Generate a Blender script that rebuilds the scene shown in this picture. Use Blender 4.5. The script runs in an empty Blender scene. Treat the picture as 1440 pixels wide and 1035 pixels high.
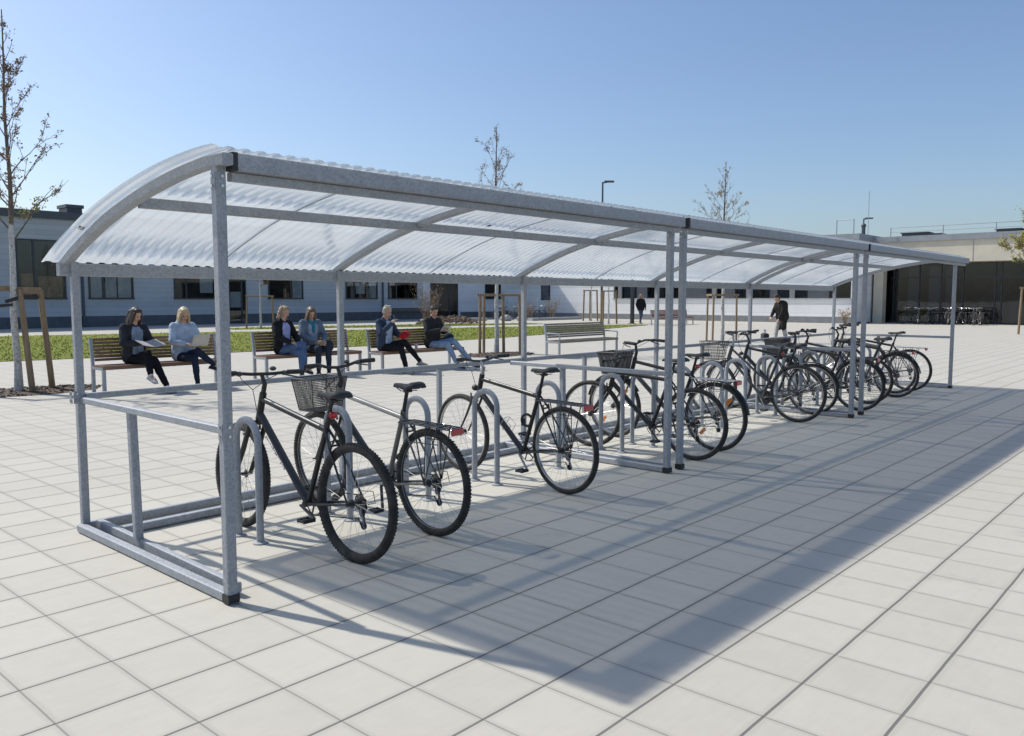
import bpy, bmesh, math, random
from mathutils import Vector, Matrix, Euler
V = Vector
R = math.radians
PI = math.pi
scene = bpy.context.scene
COL = scene.collection

# ------------------------------------------------------------------ mesh builder
class MB:
    def __init__(s):
        s.v = []; s.f = []; s.m = []; s.mi = 0
    def add(s, vs, fs):
        o = len(s.v)
        s.v.extend([tuple(p) for p in vs])
        for f in fs:
            s.f.append(tuple(i + o for i in f)); s.m.append(s.mi)
    def box(s, c, size, rot=None):
        hx, hy, hz = size[0] / 2, size[1] / 2, size[2] / 2
        vs = [V((x, y, z)) for z in (-hz, hz) for y in (-hy, hy) for x in (-hx, hx)]
        if rot is not None: vs = [rot @ p for p in vs]
        c = V(c)
        s.add([p + c for p in vs], [(0, 2, 3, 1), (4, 5, 7, 6), (0, 1, 5, 4), (2, 6, 7, 3), (0, 4, 6, 2), (1, 3, 7, 5)])
    def b2(s, a, b):
        s.box([(a[i] + b[i]) / 2 for i in range(3)], [abs(b[i] - a[i]) for i in range(3)])
    def cbox(s, c, size, ch=0.01, rot=None):
        # box with chamfered edges, extruded along its longest axis
        ax = max(range(3), key=lambda i: size[i])
        d = V((0, 0, 0)); d[ax] = size[ax] / 2
        a, b = [i for i in range(3) if i != ax]
        w, h = size[a], size[b]
        prof = prof_rect(w, h, ch)
        L = []
        for sg in (-1, 1):
            ring = []
            for (u, v) in prof:
                p = V((0, 0, 0)); p[a] = u; p[b] = v; p[ax] = sg * size[ax] / 2
                if rot is not None: p = rot @ p
                ring.append(p + V(c))
            L.append(ring)
        flip = (ax == 1)
        s._loft(L, cap=True, flip=flip)
    def _loft(s, rings, cap=True, closed=False, flip=False):
        n = len(rings[0]); vs = [p for r in rings for p in r]; fs = []
        k = len(rings)
        rng = range(k if closed else k - 1)
        for i in rng:
            i2 = (i + 1) % k
            for j in range(n):
                j2 = (j + 1) % n
                q = (i * n + j, i * n + j2, i2 * n + j2, i2 * n + j)
                fs.append(q[::-1] if flip else q)
        if cap and not closed:
            a = tuple(range(n))[::-1]; b = tuple((k - 1) * n + j for j in range(n))
            fs.append(a[::-1] if flip else a); fs.append(b[::-1] if flip else b)
        s.add(vs, fs)
    def frames(s, pts, up=None, closed=False):
        pts = [V(p) for p in pts]; n = len(pts); T = []
        for i in range(n):
            if closed: t = pts[(i + 1) % n] - pts[i - 1]
            elif i == 0: t = pts[1] - pts[0]
            elif i == n - 1: t = pts[-1] - pts[-2]
            else: t = (pts[i + 1] - pts[i]).normalized() + (pts[i] - pts[i - 1]).normalized()
            T.append(t.normalized() if t.length > 1e-9 else V((0, 0, 1)))
        u = V(up) if up is not None else (V((0, 0, 1)) if abs(T[0].z) < .9 else V((1, 0, 0)))
        out = []
        for t in T:
            x = t.cross(u)
            if x.length < 1e-6: x = t.cross(V((1, 0.1, 0)))
            x.normalize(); y = x.cross(t).normalized()
            if up is None: u = y
            out.append((x, y))
        return pts, out
    def tube(s, pts, r, n=8, cap=True, closed=False, up=None):
        pts, F = s.frames(pts, up, closed)
        rr = r if isinstance(r, (list, tuple)) else [r] * len(pts)
        rings = []
        for p, (x, y), q in zip(pts, F, rr):
            rings.append([p + x * (math.cos(2 * PI * k / n) * q) + y * (math.sin(2 * PI * k / n) * q) for k in range(n)])
        s._loft(rings, cap=cap, closed=closed, flip=True)
    def bar(s, a, b, w, h, up=(0, 0, 1), ch=.006):
        s.sweep([a, b], w, h, up, ch)
    def sweep(s, pts, w, h, up=(0, 0, 1), ch=.006):
        pts, F = s.frames(pts, up)
        prof = prof_rect(w, h, ch)
        rings = [[p + x * u + y * v for (u, v) in prof] for p, (x, y) in zip(pts, F)]
        s._loft(rings, cap=True, flip=True)
    def ell(s, c, r, n=12, m=8, rot=None):
        if not isinstance(r, (list, tuple)): r = (r, r, r)
        c = V(c); vs = []
        def P(x, y, z):
            p = V((x * r[0], y * r[1], z * r[2]))
            return c + (rot @ p if rot is not None else p)
        vs.append(P(0, 0, -1))
        for i in range(1, m):
            a = -PI / 2 + PI * i / m
            for j in range(n):
                b = 2 * PI * j / n
                vs.append(P(math.cos(a) * math.cos(b), math.cos(a) * math.sin(b), math.sin(a)))
        vs.append(P(0, 0, 1)); fs = []
        for j in range(n):
            fs.append((0, 1 + (j + 1) % n, 1 + j))
            fs.append((len(vs) - 1, 1 + (m - 2) * n + j, 1 + (m - 2) * n + (j + 1) % n))
        for i in range(m - 2):
            for j in range(n):
                a = 1 + i * n; j2 = (j + 1) % n
                fs.append((a + j, a + j2, a + n + j2, a + n + j))
        s.add(vs, fs)
    def caps(s, a, b, ra, rb, n=12):
        # tapered capsule
        a, b = V(a), V(b); d = b - a; L = d.length
        if L < 1e-6: s.ell(a, ra); return
        d /= L
        pts = []; rr = []
        for k in range(5):
            t = PI / 2 * (1 - k / 4)
            pts.append(a - d * (ra * math.sin(t))); rr.append(max(ra * math.cos(t), .0008))
        for k in range(5):
            t = PI / 2 * k / 4
            pts.append(b + d * (rb * math.sin(t))); rr.append(max(rb * math.cos(t), .0008))
        x = d.cross(V((0, 0, 1)) if abs(d.z) < .9 else V((1, 0, 0))).normalized(); y = x.cross(d)
        rings = [[p + x * (math.cos(2 * PI * k / n) * q) + y * (math.sin(2 * PI * k / n) * q) for k in range(n)] for p, q in zip(pts, rr)]
        s._loft(rings, cap=True, flip=True)
    def chain(s, pts, rr, n=12):
        for i in range(len(pts) - 1): s.caps(pts[i], pts[i + 1], rr[i], rr[i + 1], n)
    def torus(s, c, Rr, r, axis=(1, 0, 0), n=56, m=10, prof=None, spin=None):
        ax = V(axis).normalized(); x = ax.orthogonal().normalized(); y = ax.cross(x); c = V(c)
        rings = []
        pr = prof or [(math.cos(2 * PI * k / m) * r, math.sin(2 * PI * k / m) * r) for k in range(m)]
        for i in range(n):
            a = 2 * PI * i / n; d = x * math.cos(a) + y * math.sin(a)
            rings.append([c + d * (Rr + u) + ax * v for (u, v) in pr])
        s._loft(rings, closed=True)
    def cyl(s, a, b, r, n=16): s.tube([a, b], r, n)
    def disc(s, c, ax, r, th, n=24):
        c = V(c); ax = V(ax).normalized(); s.tube([c - ax * th / 2, c + ax * th / 2], r, n)
    def build(s, name, mats, parent=None, smooth=True, ang=35, xf=None):
        me = bpy.data.meshes.new(name)
        vs = s.v if xf is None else [tuple(xf(V(p))) for p in s.v]
        me.from_pydata(vs, [], s.f); me.update()
        if not isinstance(mats, (list, tuple)): mats = [mats]
        for m in mats: me.materials.append(m)
        me.polygons.foreach_set('material_index', s.m)
        if smooth:
            me.polygons.foreach_set('use_smooth', [True] * len(s.f))
            me.set_sharp_from_angle(angle=R(ang))
        o = bpy.data.objects.new(name, me); COL.objects.link(o)
        if parent is not None: o.parent = parent
        return o

def prof_rect(w, h, ch):
    a, b = w / 2, h / 2
    if ch <= 0: return [(-a, -b), (a, -b), (a, b), (-a, b)]
    return [(-a + ch, -b), (a - ch, -b), (a, -b + ch), (a, b - ch), (a - ch, b), (-a + ch, b), (-a, b - ch), (-a, -b + ch)]

def tag(o, label, cat, group=None):
    o['label'] = label; o['category'] = cat
    if group: o['group'] = group
    return o
def thing(name, label, cat, loc=(0, 0, 0), rz=0, group=None):
    o = bpy.data.objects.new(name, None); COL.objects.link(o)
    o.location = loc; o.rotation_euler = (0, 0, rz); o.empty_display_size = .2
    return tag(o, label, cat, group)
def struct(o): o['kind'] = 'structure'; return o
def dup(root, loc, rz=0, label=None, group=None, scale=None, rot=None):
    r = root.copy(); COL.objects.link(r); r.location = loc; r.rotation_euler = rot if rot else (0, 0, rz)
    if scale: r.scale = scale
    if label: r['label'] = label
    if group: r['group'] = group
    def rec(src, dst):
        for ch in list(src.children):
            c = ch.copy(); COL.objects.link(c); c.parent = dst; rec(ch, c)
    rec(root, r)
    return r

# ------------------------------------------------------------------ materials
def newmat(name):
    m = bpy.data.materials.new(name); m.use_nodes = True
    nt = m.node_tree; nt.nodes.clear()
    out = nt.nodes.new('ShaderNodeOutputMaterial')
    b = nt.nodes.new('ShaderNodeBsdfPrincipled'); nt.links.new(b.outputs[0], out.inputs[0])
    return m, nt, b, out
def nd(nt, t, **kw):
    n = nt.nodes.new(t)
    for k, v in kw.items(): setattr(n, k, v)
    return n
def mth(nt, op, a, b=None, clamp=False):
    n = nt.nodes.new('ShaderNodeMath'); n.operation = op; n.use_clamp = clamp
    for i, x in enumerate((a, b)):
        if x is None: continue
        if isinstance(x, (int, float)): n.inputs[i].default_value = x
        else: nt.links.new(x, n.inputs[i])
    return n.outputs[0]
def mixc(nt, fac, a, b):
    n = nt.nodes.new('ShaderNodeMix'); n.data_type = 'RGBA'
    for sock, x in ((n.inputs[0], fac), (n.inputs[6], a), (n.inputs[7], b)):
        if isinstance(x, (int, float)): sock.default_value = x
        elif isinstance(x, (tuple, list)): sock.default_value = (*x[:3], 1)
        else: nt.links.new(x, sock)
    return n.outputs[2]
def noise(nt, scale, detail=4, rough=.55, coord=None, kind='Object'):
    if coord is None:
        tc = nd(nt, 'ShaderNodeTexCoord'); coord = tc.outputs[kind]
    n = nd(nt, 'ShaderNodeTexNoise'); n.inputs['Scale'].default_value = scale
    n.inputs['Detail'].default_value = detail; n.inputs['Roughness'].default_value = rough
    nt.links.new(coord, n.inputs['Vector']); return n.outputs['Fac']
def ramp(nt, fac, stops):
    n = nd(nt, 'ShaderNodeValToRGB'); cr = n.color_ramp
    while len(cr.elements) < len(stops): cr.elements.new(.5)
    for e, (p, c) in zip(cr.elements, stops):
        e.position = p; e.color = (*c, 1) if len(c) == 3 else c
    nt.links.new(fac, n.inputs[0]); return n.outputs[0]
def mat(name, c, rough=.6, metal=0., var=.12, scale=14, bump=0., bscale=None, spec=None, c2=None, coat=0.):
    m, nt, b, out = newmat(name)
    f = noise(nt, scale)
    f2 = ramp(nt, f, [(.3, (0, 0, 0)), (.7, (1, 1, 1))])
    a = tuple(x * (1 - var) for x in c); d = c2 if c2 else tuple(min(1, x * (1 + var)) for x in c)
    nt.links.new(mixc(nt, f2, a, d), b.inputs['Base Color'])
    b.inputs['Metallic'].default_value = metal
    rr = nd(nt, 'ShaderNodeMapRange'); nt.links.new(f, rr.inputs[0])
    rr.inputs[3].default_value = max(.02, rough - .08); rr.inputs[4].default_value = min(1, rough + .08)
    nt.links.new(rr.outputs[0], b.inputs['Roughness'])
    if spec is not None: b.inputs['Specular IOR Level'].default_value = spec
    if coat: b.inputs['Coat Weight'].default_value = coat; b.inputs['Coat Roughness'].default_value = .15
    if bump:
        bp = nd(nt, 'ShaderNodeBump'); bp.inputs['Strength'].default_value = bump; bp.inputs['Distance'].default_value = .01
        nt.links.new(noise(nt, bscale or scale * 4), bp.inputs['Height']); nt.links.new(bp.outputs[0], b.inputs['Normal'])
    return m

M = {}
def make_materials():
    # galvanised steel
    m, nt, b, out = newmat('galvanised_steel')
    tc = nd(nt, 'ShaderNodeTexCoord'); vo = nd(nt, 'ShaderNodeTexVoronoi'); vo.inputs['Scale'].default_value = 90
    nt.links.new(tc.outputs['Object'], vo.inputs['Vector'])
    sp = nd(nt, 'ShaderNodeSeparateColor'); nt.links.new(vo.outputs['Color'], sp.inputs[0])
    n2 = noise(nt, 9, 6, .7, tc.outputs['Object'])
    f = mth(nt, 'ADD', mth(nt, 'MULTIPLY', sp.outputs[0], .45), mth(nt, 'MULTIPLY', n2, .6))
    nt.links.new(ramp(nt, f, [(.15, (.235, .25, .27)), (.85, (.40, .42, .45))]), b.inputs['Base Color'])
    b.inputs['Metallic'].default_value = .35
    nt.links.new(ramp(nt, f, [(.1, (.58,) * 3), (.9, (.72,) * 3)]), b.inputs['Roughness'])
    bp = nd(nt, 'ShaderNodeBump'); bp.inputs['Strength'].default_value = .12; bp.inputs['Distance'].default_value = .003
    nt.links.new(noise(nt, 60, 3, .5, tc.outputs['Object']), bp.inputs['Height']); nt.links.new(bp.outputs[0], b.inputs['Normal'])
    M['galv'] = m
    # corrugated polycarbonate
    m, nt, b, out = newmat('clear_polycarbonate')
    nt.nodes.remove(b)
    tc = nd(nt, 'ShaderNodeTexCoord')
    n1 = noise(nt, 2.2, 6, .65, tc.outputs['Object']); n3 = noise(nt, 30, 3, .6, tc.outputs['Object'])
    col = ramp(nt, mth(nt, 'ADD', mth(nt, 'MULTIPLY', n1, .7), mth(nt, 'MULTIPLY', n3, .3)), [(.3, (.48, .57, .66)), (.7, (.62, .71, .80))])
    tl = nd(nt, 'ShaderNodeBsdfTranslucent'); nt.links.new(col, tl.inputs[0])
    df = nd(nt, 'ShaderNodeBsdfDiffuse'); df.inputs[0].default_value = (.55, .60, .66, 1)
    tr = nd(nt, 'ShaderNodeBsdfTransparent'); tr.inputs[0].default_value = (1.0, .95, .86, 1)
    gl = nd(nt, 'ShaderNodeBsdfGlossy'); gl.inputs['Roughness'].default_value = .16
    m1 = nd(nt, 'ShaderNodeMixShader'); m1.inputs[0].default_value = .05
    nt.links.new(tl.outputs[0], m1.inputs[1]); nt.links.new(df.outputs[0], m1.inputs[2])
    m2 = nd(nt, 'ShaderNodeMixShader'); m2.inputs[0].default_value = .19
    nt.links.new(m1.outputs[0], m2.inputs[1]); nt.links.new(tr.outputs[0], m2.inputs[2])
    fr = nd(nt, 'ShaderNodeFresnel'); fr.inputs[0].default_value = 1.5
    m3 = nd(nt, 'ShaderNodeMixShader'); nt.links.new(mth(nt, 'MULTIPLY', fr.outputs[0], .6), m3.inputs[0])
    nt.links.new(m2.outputs[0], m3.inputs[1]); nt.links.new(gl.outputs[0], m3.inputs[2])
    nt.links.new(m3.outputs[0], out.inputs[0]); M['poly'] = m
    # paving
    m, nt, b, out = newmat('concrete_paving')
    g = nd(nt, 'ShaderNodeNewGeometry'); sx = nd(nt, 'ShaderNodeSeparateXYZ'); nt.links.new(g.outputs['Position'], sx.inputs[0])
    dn = noise(nt, 3.5, 2, .5, g.outputs['Position'])
    wob = mth(nt, 'MULTIPLY', mth(nt, 'SUBTRACT', dn, .5), .006)
    u = mth(nt, 'DIVIDE', mth(nt, 'ADD', mth(nt, 'ADD', sx.outputs[0], .714), wob), .367)
    v = mth(nt, 'DIVIDE', mth(nt, 'ADD', mth(nt, 'ADD', sx.outputs[1], .25), wob), .394)
    def edge(t, sc):
        fz = mth(nt, 'FRACT', t); return mth(nt, 'MULTIPLY', mth(nt, 'MINIMUM', fz, mth(nt, 'SUBTRACT', 1, fz)), sc)
    eu, ev = edge(u, .367), edge(v, .394)
    def mask(e, w):
        r = nd(nt, 'ShaderNodeMapRange'); r.interpolation_type = 'SMOOTHSTEP'; nt.links.new(e, r.inputs[0])
        r.inputs[1].default_value = w * .45; r.inputs[2].default_value = w; r.inputs[3].default_value = 1; r.inputs[4].default_value = 0
        return r.outputs[0]
    ju, jv = mask(eu, .005), mask(ev, .008)
    cmb = nd(nt, 'ShaderNodeCombineXYZ'); nt.links.new(mth(nt, 'FLOOR', u), cmb.inputs[0]); nt.links.new(mth(nt, 'FLOOR', v), cmb.inputs[1])
    wn = nd(nt, 'ShaderNodeTexWhiteNoise'); nt.links.new(cmb.outputs[0], wn.inputs['Vector'])
    fine = noise(nt, 160, 5, .7, g.outputs['Position']); big = noise(nt, .55, 5, .6, g.outputs['Position']); mid = noise(nt, 7, 6, .65, g.outputs['Position'])
    # streaks along the slabs left by brushing
    mp = nd(nt, 'ShaderNodeMapping'); mp.inputs['Scale'].default_value = (2, 16, 1); nt.links.new(g.outputs['Position'], mp.inputs[0])
    st = noise(nt, 2, 5, .65, mp.outputs[0])
    t = mth(nt, 'ADD', mth(nt, 'MULTIPLY', wn.outputs['Value'], .09), mth(nt, 'MULTIPLY', fine, .25))
    t = mth(nt, 'ADD', t, mth(nt, 'MULTIPLY', big, .2)); t = mth(nt, 'ADD', t, mth(nt, 'MULTIPLY', mid, .22)); t = mth(nt, 'ADD', t, mth(nt, 'MULTIPLY', st, .16))
    base = ramp(nt, t, [(.25, (.425, .402, .345)), (.50, (.505, .482, .418)), (.78, (.575, .550, .482))])
    # small stones and gum spots
    vo = nd(nt, 'ShaderNodeTexVoronoi'); vo.inputs['Scale'].default_value = 3.1; nt.links.new(g.outputs['Position'], vo.inputs['Vector'])
    vs = nd(nt, 'ShaderNodeSeparateColor'); nt.links.new(vo.outputs['Color'], vs.inputs[0])
    sz = mth(nt, 'MULTIPLY', mth(nt, 'SUBTRACT', vs.outputs[0], .66), .085)
    spot = mth(nt, 'LESS_THAN', vo.outputs['Distance'], sz)
    base = mixc(nt, mth(nt, 'MULTIPLY', spot, .7), base, (.12, .11, .10))
    stn = noise(nt, 1.3, 7, .72, g.outputs['Position'])
    sm_ = nd(nt, 'ShaderNodeMapRange'); sm_.interpolation_type = 'SMOOTHSTEP'; nt.links.new(stn, sm_.inputs[0]); sm_.inputs[1].default_value = .58; sm_.inputs[2].default_value = .74
    base = mixc(nt, mth(nt, 'MULTIPLY', sm_.outputs[0], .30), base, (.27, .25, .215))
    dirt = mth(nt, 'MULTIPLY', mth(nt, 'MAXIMUM', mask(eu, .03), mask(ev, .035)), mth(nt, 'MULTIPLY', mid, .32)); base = mixc(nt, dirt, base, (.25, .235, .20))
    base = mixc(nt, mth(nt, 'MULTIPLY', jv, .86), base, (.13, .128, .12))
    base = mixc(nt, mth(nt, 'MULTIPLY', ju, .62), base, (.16, .155, .145))
    nt.links.new(base, b.inputs['Base Color']); b.inputs['Roughness'].default_value = .82
    b.inputs['Specular IOR Level'].default_value = .25
    h = mth(nt, 'SUBTRACT', mth(nt, 'MULTIPLY', fine, .16), mth(nt, 'ADD', mth(nt, 'MULTIPLY', jv, 1.0), mth(nt, 'MULTIPLY', ju, .8)))
    h = mth(nt, 'ADD', h, mth(nt, 'MULTIPLY', wn.outputs['Value'], .12))
    bp = nd(nt, 'ShaderNodeBump'); bp.inputs['Strength'].default_value = .55; bp.inputs['Distance'].default_value = .004
    nt.links.new(h, bp.inputs['Height']); nt.links.new(bp.outputs[0], b.inputs['Normal'])
    M['paving'] = m
    # facade boards
    def facade(name, c, pitch, jd=.7):
        m, nt, b, out = newmat(name)
        g = nd(nt, 'ShaderNodeNewGeometry'); sx = nd(nt, 'ShaderNodeSeparateXYZ'); nt.links.new(g.outputs['Position'], sx.inputs[0])
        fz = mth(nt, 'FRACT', mth(nt, 'DIVIDE', sx.outputs[2], pitch))
        ln = mth(nt, 'LESS_THAN', fz, .07)
        xs = mth(nt, 'ADD', sx.outputs[0], sx.outputs[1]); fl = mth(nt, 'FLOOR', mth(nt, 'DIVIDE', sx.outputs[2], pitch))
        fx = mth(nt, 'FRACT', mth(nt, 'DIVIDE', mth(nt, 'ADD', xs, mth(nt, 'MULTIPLY', fl, 1.37)), 3.1))
        l2 = mth(nt, 'MAXIMUM', ln, mth(nt, 'LESS_THAN', fx, .006))
        f = noise(nt, .7, 6, .6, g.outputs['Position']); f2 = noise(nt, 14, 4, .6, g.outputs['Position'])
        wn = nd(nt, 'ShaderNodeTexWhiteNoise'); wn.noise_dimensions = '1D'; nt.links.new(fl, wn.inputs['W'])
        t = mth(nt, 'ADD', mth(nt, 'ADD', mth(nt, 'MULTIPLY', f, .5), mth(nt, 'MULTIPLY', f2, .3)), mth(nt, 'MULTIPLY', wn.outputs['Value'], .2))
        col = ramp(nt, t, [(.3, tuple(x * .88 for x in c)), (.7, tuple(min(1, x * 1.1) for x in c))])
        nt.links.new(mixc(nt, mth(nt, 'MULTIPLY', l2, 1 - jd), col, (.06, .065, .07)), b.inputs['Base Color'])
        b.inputs['Roughness'].default_value = .7
        bp = nd(nt, 'ShaderNodeBump'); bp.inputs['Strength'].default_value = .4; bp.inputs['Distance'].default_value = .01
        nt.links.new(mth(nt, 'SUBTRACT', 1, l2), bp.inputs['Height']); nt.links.new(bp.outputs[0], b.inputs['Normal'])
        return m
    M['blueclad'] = facade('blue_grey_cladding', (.43, .46, .49), .28)
    M['paleclad'] = facade('pale_grey_cladding', (.68, .71, .75), .28, .85)
    M['white'] = facade('white_render', (.84, .84, .83), .62, .88)
    M['beige'] = mat('beige_panel', (.62, .565, .45), .6, var=.07, scale=1.2)
    M['coping'] = mat('grey_roof_edge', (.30, .32, .34), .5, .2, var=.1, scale=3)
    M['darkfascia'] = mat('dark_fascia', (.07, .08, .095), .5, .1, scale=3)
    M['frame'] = mat('anthracite_window_frame', (.035, .042, .052), .45, .1, scale=5)
    M['plinth'] = mat('dark_plinth', (.095, .105, .12), .75, var=.2, scale=3, bump=.2)
    M['greyplinth'] = mat('grey_plinth', (.22, .23, .235), .8, var=.15, scale=3, bump=.2)
    M['roofing'] = mat('flat_roofing', (.12, .12, .125), .9, var=.2, scale=2)
    # glass seen as dark pane with interior shapes
    m, nt, b, out = newmat('window_glass')
    g = nd(nt, 'ShaderNodeNewGeometry')
    b.inputs['Base Color'].default_value = (.02, .024, .028, 1); b.inputs['Roughness'].default_value = .03
    b.inputs['Transmission Weight'].default_value = 0
    bp = nd(nt, 'ShaderNodeBump'); bp.inputs['Strength'].default_value = .05; bp.inputs['Distance'].default_value = .02
    nt.links.new(noise(nt, .8, 2, .5, g.outputs['Position']), bp.inputs['Height']); nt.links.new(bp.outputs[0], b.inputs['Normal'])
    tr = nd(nt, 'ShaderNodeBsdfTransparent'); tr.inputs[0].default_value = (.78, .82, .84, 1)
    gl = nd(nt, 'ShaderNodeBsdfGlossy'); gl.inputs['Roughness'].default_value = .02; nt.links.new(bp.outputs[0], gl.inputs['Normal'])
    fr = nd(nt, 'ShaderNodeFresnel'); fr.inputs[0].default_value = 1.55
    mx = nd(nt, 'ShaderNodeMixShader'); nt.links.new(mth(nt, 'MULTIPLY', fr.outputs[0], 1.0, True), mx.inputs[0])
    nt.links.new(tr.outputs[0], mx.inputs[1]); nt.links.new(gl.outputs[0], mx.inputs[2])
    nt.links.new(mx.outputs[0], out.inputs[0]); M['glass'] = m
    M['interior'] = mat('room_interior', (.055, .05, .045), .9, var=.5, scale=1.1)
    M['curtain'] = mat('pale_blind', (.78, .79, .82), .8, var=.15, scale=2)
    M['shelfwood'] = mat('indoor_wood', (.50, .30, .16), .7, var=.4, scale=3)
    M['bluepanel'] = mat('blue_grey_infill_panel', (.075, .085, .10), .5, var=.1, scale=2)
    # bench wood
    def wood(name, c, c2):
        m, nt, b, out = newmat(name)
        tc = nd(nt, 'ShaderNodeTexCoord'); mp = nd(nt, 'ShaderNodeMapping'); mp.inputs['Scale'].default_value = (2, 30, 30)
        nt.links.new(tc.outputs['Object'], mp.inputs[0])
        f = noise(nt, 1.6, 6, .7, mp.outputs[0])
        nt.links.new(ramp(nt, f, [(.3, c), (.7, c2)]), b.inputs['Base Color']); b.inputs['Roughness'].default_value = .65
        bp = nd(nt, 'ShaderNodeBump'); bp.inputs['Strength'].default_value = .3; bp.inputs['Distance'].default_value = .003
        nt.links.new(f, bp.inputs['Height']); nt.links.new(bp.outputs[0], b.inputs['Normal'])
        return m
    M['bwood'] = wood('brown_bench_wood', (.15, .08, .05), (.33, .19, .12))
    M['gwood'] = wood('weathered_bench_wood', (.17, .14, .10), (.32, .27, .20))
    M['rwood'] = wood('red_brown_bench_wood', (.20, .055, .03), (.36, .12, .06))
    M['dwood'] = wood('dark_bench_wood', (.035, .028, .024), (.08, .06, .045))
    m, nt, b, out = newmat('stake_wood')
    tc = nd(nt, 'ShaderNodeTexCoord'); mp = nd(nt, 'ShaderNodeMapping'); mp.inputs['Scale'].default_value = (25, 25, 3)
    nt.links.new(tc.outputs['Object'], mp.inputs[0]); f = noise(nt, 1.5, 6, .7, mp.outputs[0])
    nt.links.new(ramp(nt, f, [(.3, (.16, .105, .06)), (.7, (.34, .25, .15))]), b.inputs['Base Color']); b.inputs['Roughness'].default_value = .8
    M['stake'] = m
    M['benchsteel'] = mat('painted_bench_steel', (.36, .39, .42), .45, .4, var=.08, scale=8)
    M['bark'] = mat('brown_bark', (.13, .105, .085), .9, var=.4, scale=20, bump=.5)
    # whitewashed trunk below, bare bark above
    m, nt, b, out = newmat('whitewashed_bark')
    tc = nd(nt, 'ShaderNodeTexCoord'); sx = nd(nt, 'ShaderNodeSeparateXYZ'); nt.links.new(tc.outputs['Object'], sx.inputs[0])
    f = noise(nt, 22, 5, .7, tc.outputs['Object']); f1 = noise(nt, 6, 4, .7, tc.outputs['Object'])
    e = mth(nt, 'LESS_THAN', mth(nt, 'ADD', sx.outputs[2], mth(nt, 'MULTIPLY', f1, .5)), 3.05)
    ww = ramp(nt, f, [(.33, (.22, .205, .185)), (.52, (.50, .49, .46)), (.7, (.60, .59, .57))])
    bk = ramp(nt, f, [(.3, (.07, .055, .045)), (.7, (.20, .16, .125))])
    nt.links.new(mixc(nt, e, bk, ww), b.inputs['Base Color']); b.inputs['Roughness'].default_value = .9
    bp = nd(nt, 'ShaderNodeBump'); bp.inputs['Strength'].default_value = .5; bp.inputs['Distance'].default_value = .01
    nt.links.new(f, bp.inputs['Height']); nt.links.new(bp.outputs[0], b.inputs['Normal'])
    M['wbark'] = m
    M['bud'] = mat('brown_buds', (.25, .17, .09), .8, var=.4, scale=4, c2=(.40, .27, .14))
    M['leaf'] = mat('fresh_leaves', (.20, .26, .04), .6, var=.3, scale=5, c2=(.36, .38, .07))
    M['twigbuff'] = mat('dry_shrub_twigs', (.26, .20, .13), .9, var=.3, scale=9)
    M['hedge'] = mat('brown_ground_shrub', (.16, .11, .07), .9, var=.4, scale=9)
    M['mulch'] = mat('bark_mulch', (.10, .075, .055), .95, var=.5, scale=25, bump=1.0)
    M['kerb'] = mat('pale_kerb_stone', (.42, .42, .41), .8, var=.1, scale=5)
    # lawn
    m, nt, b, out = newmat('lawn_turf')
    g = nd(nt, 'ShaderNodeNewGeometry')
    f = noise(nt, 1.1, 6, .7, g.outputs['Position']); f2 = noise(nt, 9, 6, .8, g.outputs['Position'])
    t = mth(nt, 'ADD', mth(nt, 'MULTIPLY', f, .45), mth(nt, 'MULTIPLY', f2, .55))
    nt.links.new(ramp(nt, t, [(.25, (.17, .19, .035)), (.5, (.225, .255, .045)), (.75, (.27, .295, .06))]), b.inputs['Base Color'])
    b.inputs['Roughness'].default_value = .9; b.inputs['Specular IOR Level'].default_value = .15
    bp = nd(nt, 'ShaderNodeBump'); bp.inputs['Strength'].default_value = 1; bp.inputs['Distance'].default_value = .05
    nt.links.new(noise(nt, 25, 5, .8, g.outputs['Position']), bp.inputs['Height']); nt.links.new(bp.outputs[0], b.inputs['Normal'])
    M['lawn'] = m
    M['blade'] = mat('grass_blades', (.23, .26, .045), .7, var=.15, scale=.8, c2=(.30, .33, .06))
    # bicycles
    M['black'] = mat('black_paint', (.012, .012, .013), .42, 0, var=.2, scale=9, coat=.12)
    M['blueblack'] = mat('blue_black_paint', (.009, .012, .019), .42, 0, var=.2, scale=9, coat=.12)
    M['silver'] = mat('silver_paint', (.42, .41, .39), .35, .5, var=.1, scale=9)
    M['champ'] = mat('grey_brown_paint', (.20, .185, .165), .38, .35, var=.1, scale=9)
    M['darkgrey'] = mat('dark_grey_paint', (.06, .062, .066), .4, .2, var=.2, scale=9)
    M['plastic'] = mat('black_plastic', (.02, .02, .021), .55, 0, var=.3, scale=30)
    M['rubber'] = mat('dusty_tyre_rubber', (.026, .025, .024), .85, 0, var=.45, scale=16, bump=.6, bscale=160, c2=(.06, .056, .05))
    M['chrome'] = mat('worn_chrome', (.55, .55, .55), .25, .9, var=.15, scale=20)
    M['rim'] = mat('aluminium_rim', (.40, .40, .40), .35, .75, var=.15, scale=20)
    M['rust'] = mat('greasy_sprockets', (.10, .07, .05), .5, .6, var=.5, scale=40)
    M['red'] = mat('red_reflector', (.45, .012, .02), .2, 0, var=.15, scale=60, coat=.6)
    M['orange'] = mat('orange_reflector', (.75, .22, .02), .25, 0, var=.15, scale=60, coat=.5)
    M['decal'] = mat('pale_frame_stripe', (.36, .40, .45), .4, 0, var=.3, scale=50)
    M['wire'] = mat('dark_basket_wire', (.075, .075, .075), .55, .2)
    # people
    M['skin'] = mat('skin', (.52, .30, .21), .5, 0, var=.12, scale=18)
    M['eye'] = mat('eye_dark', (.03, .02, .02), .3)
    M['lips'] = mat('lips', (.38, .13, .11), .5)

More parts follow.
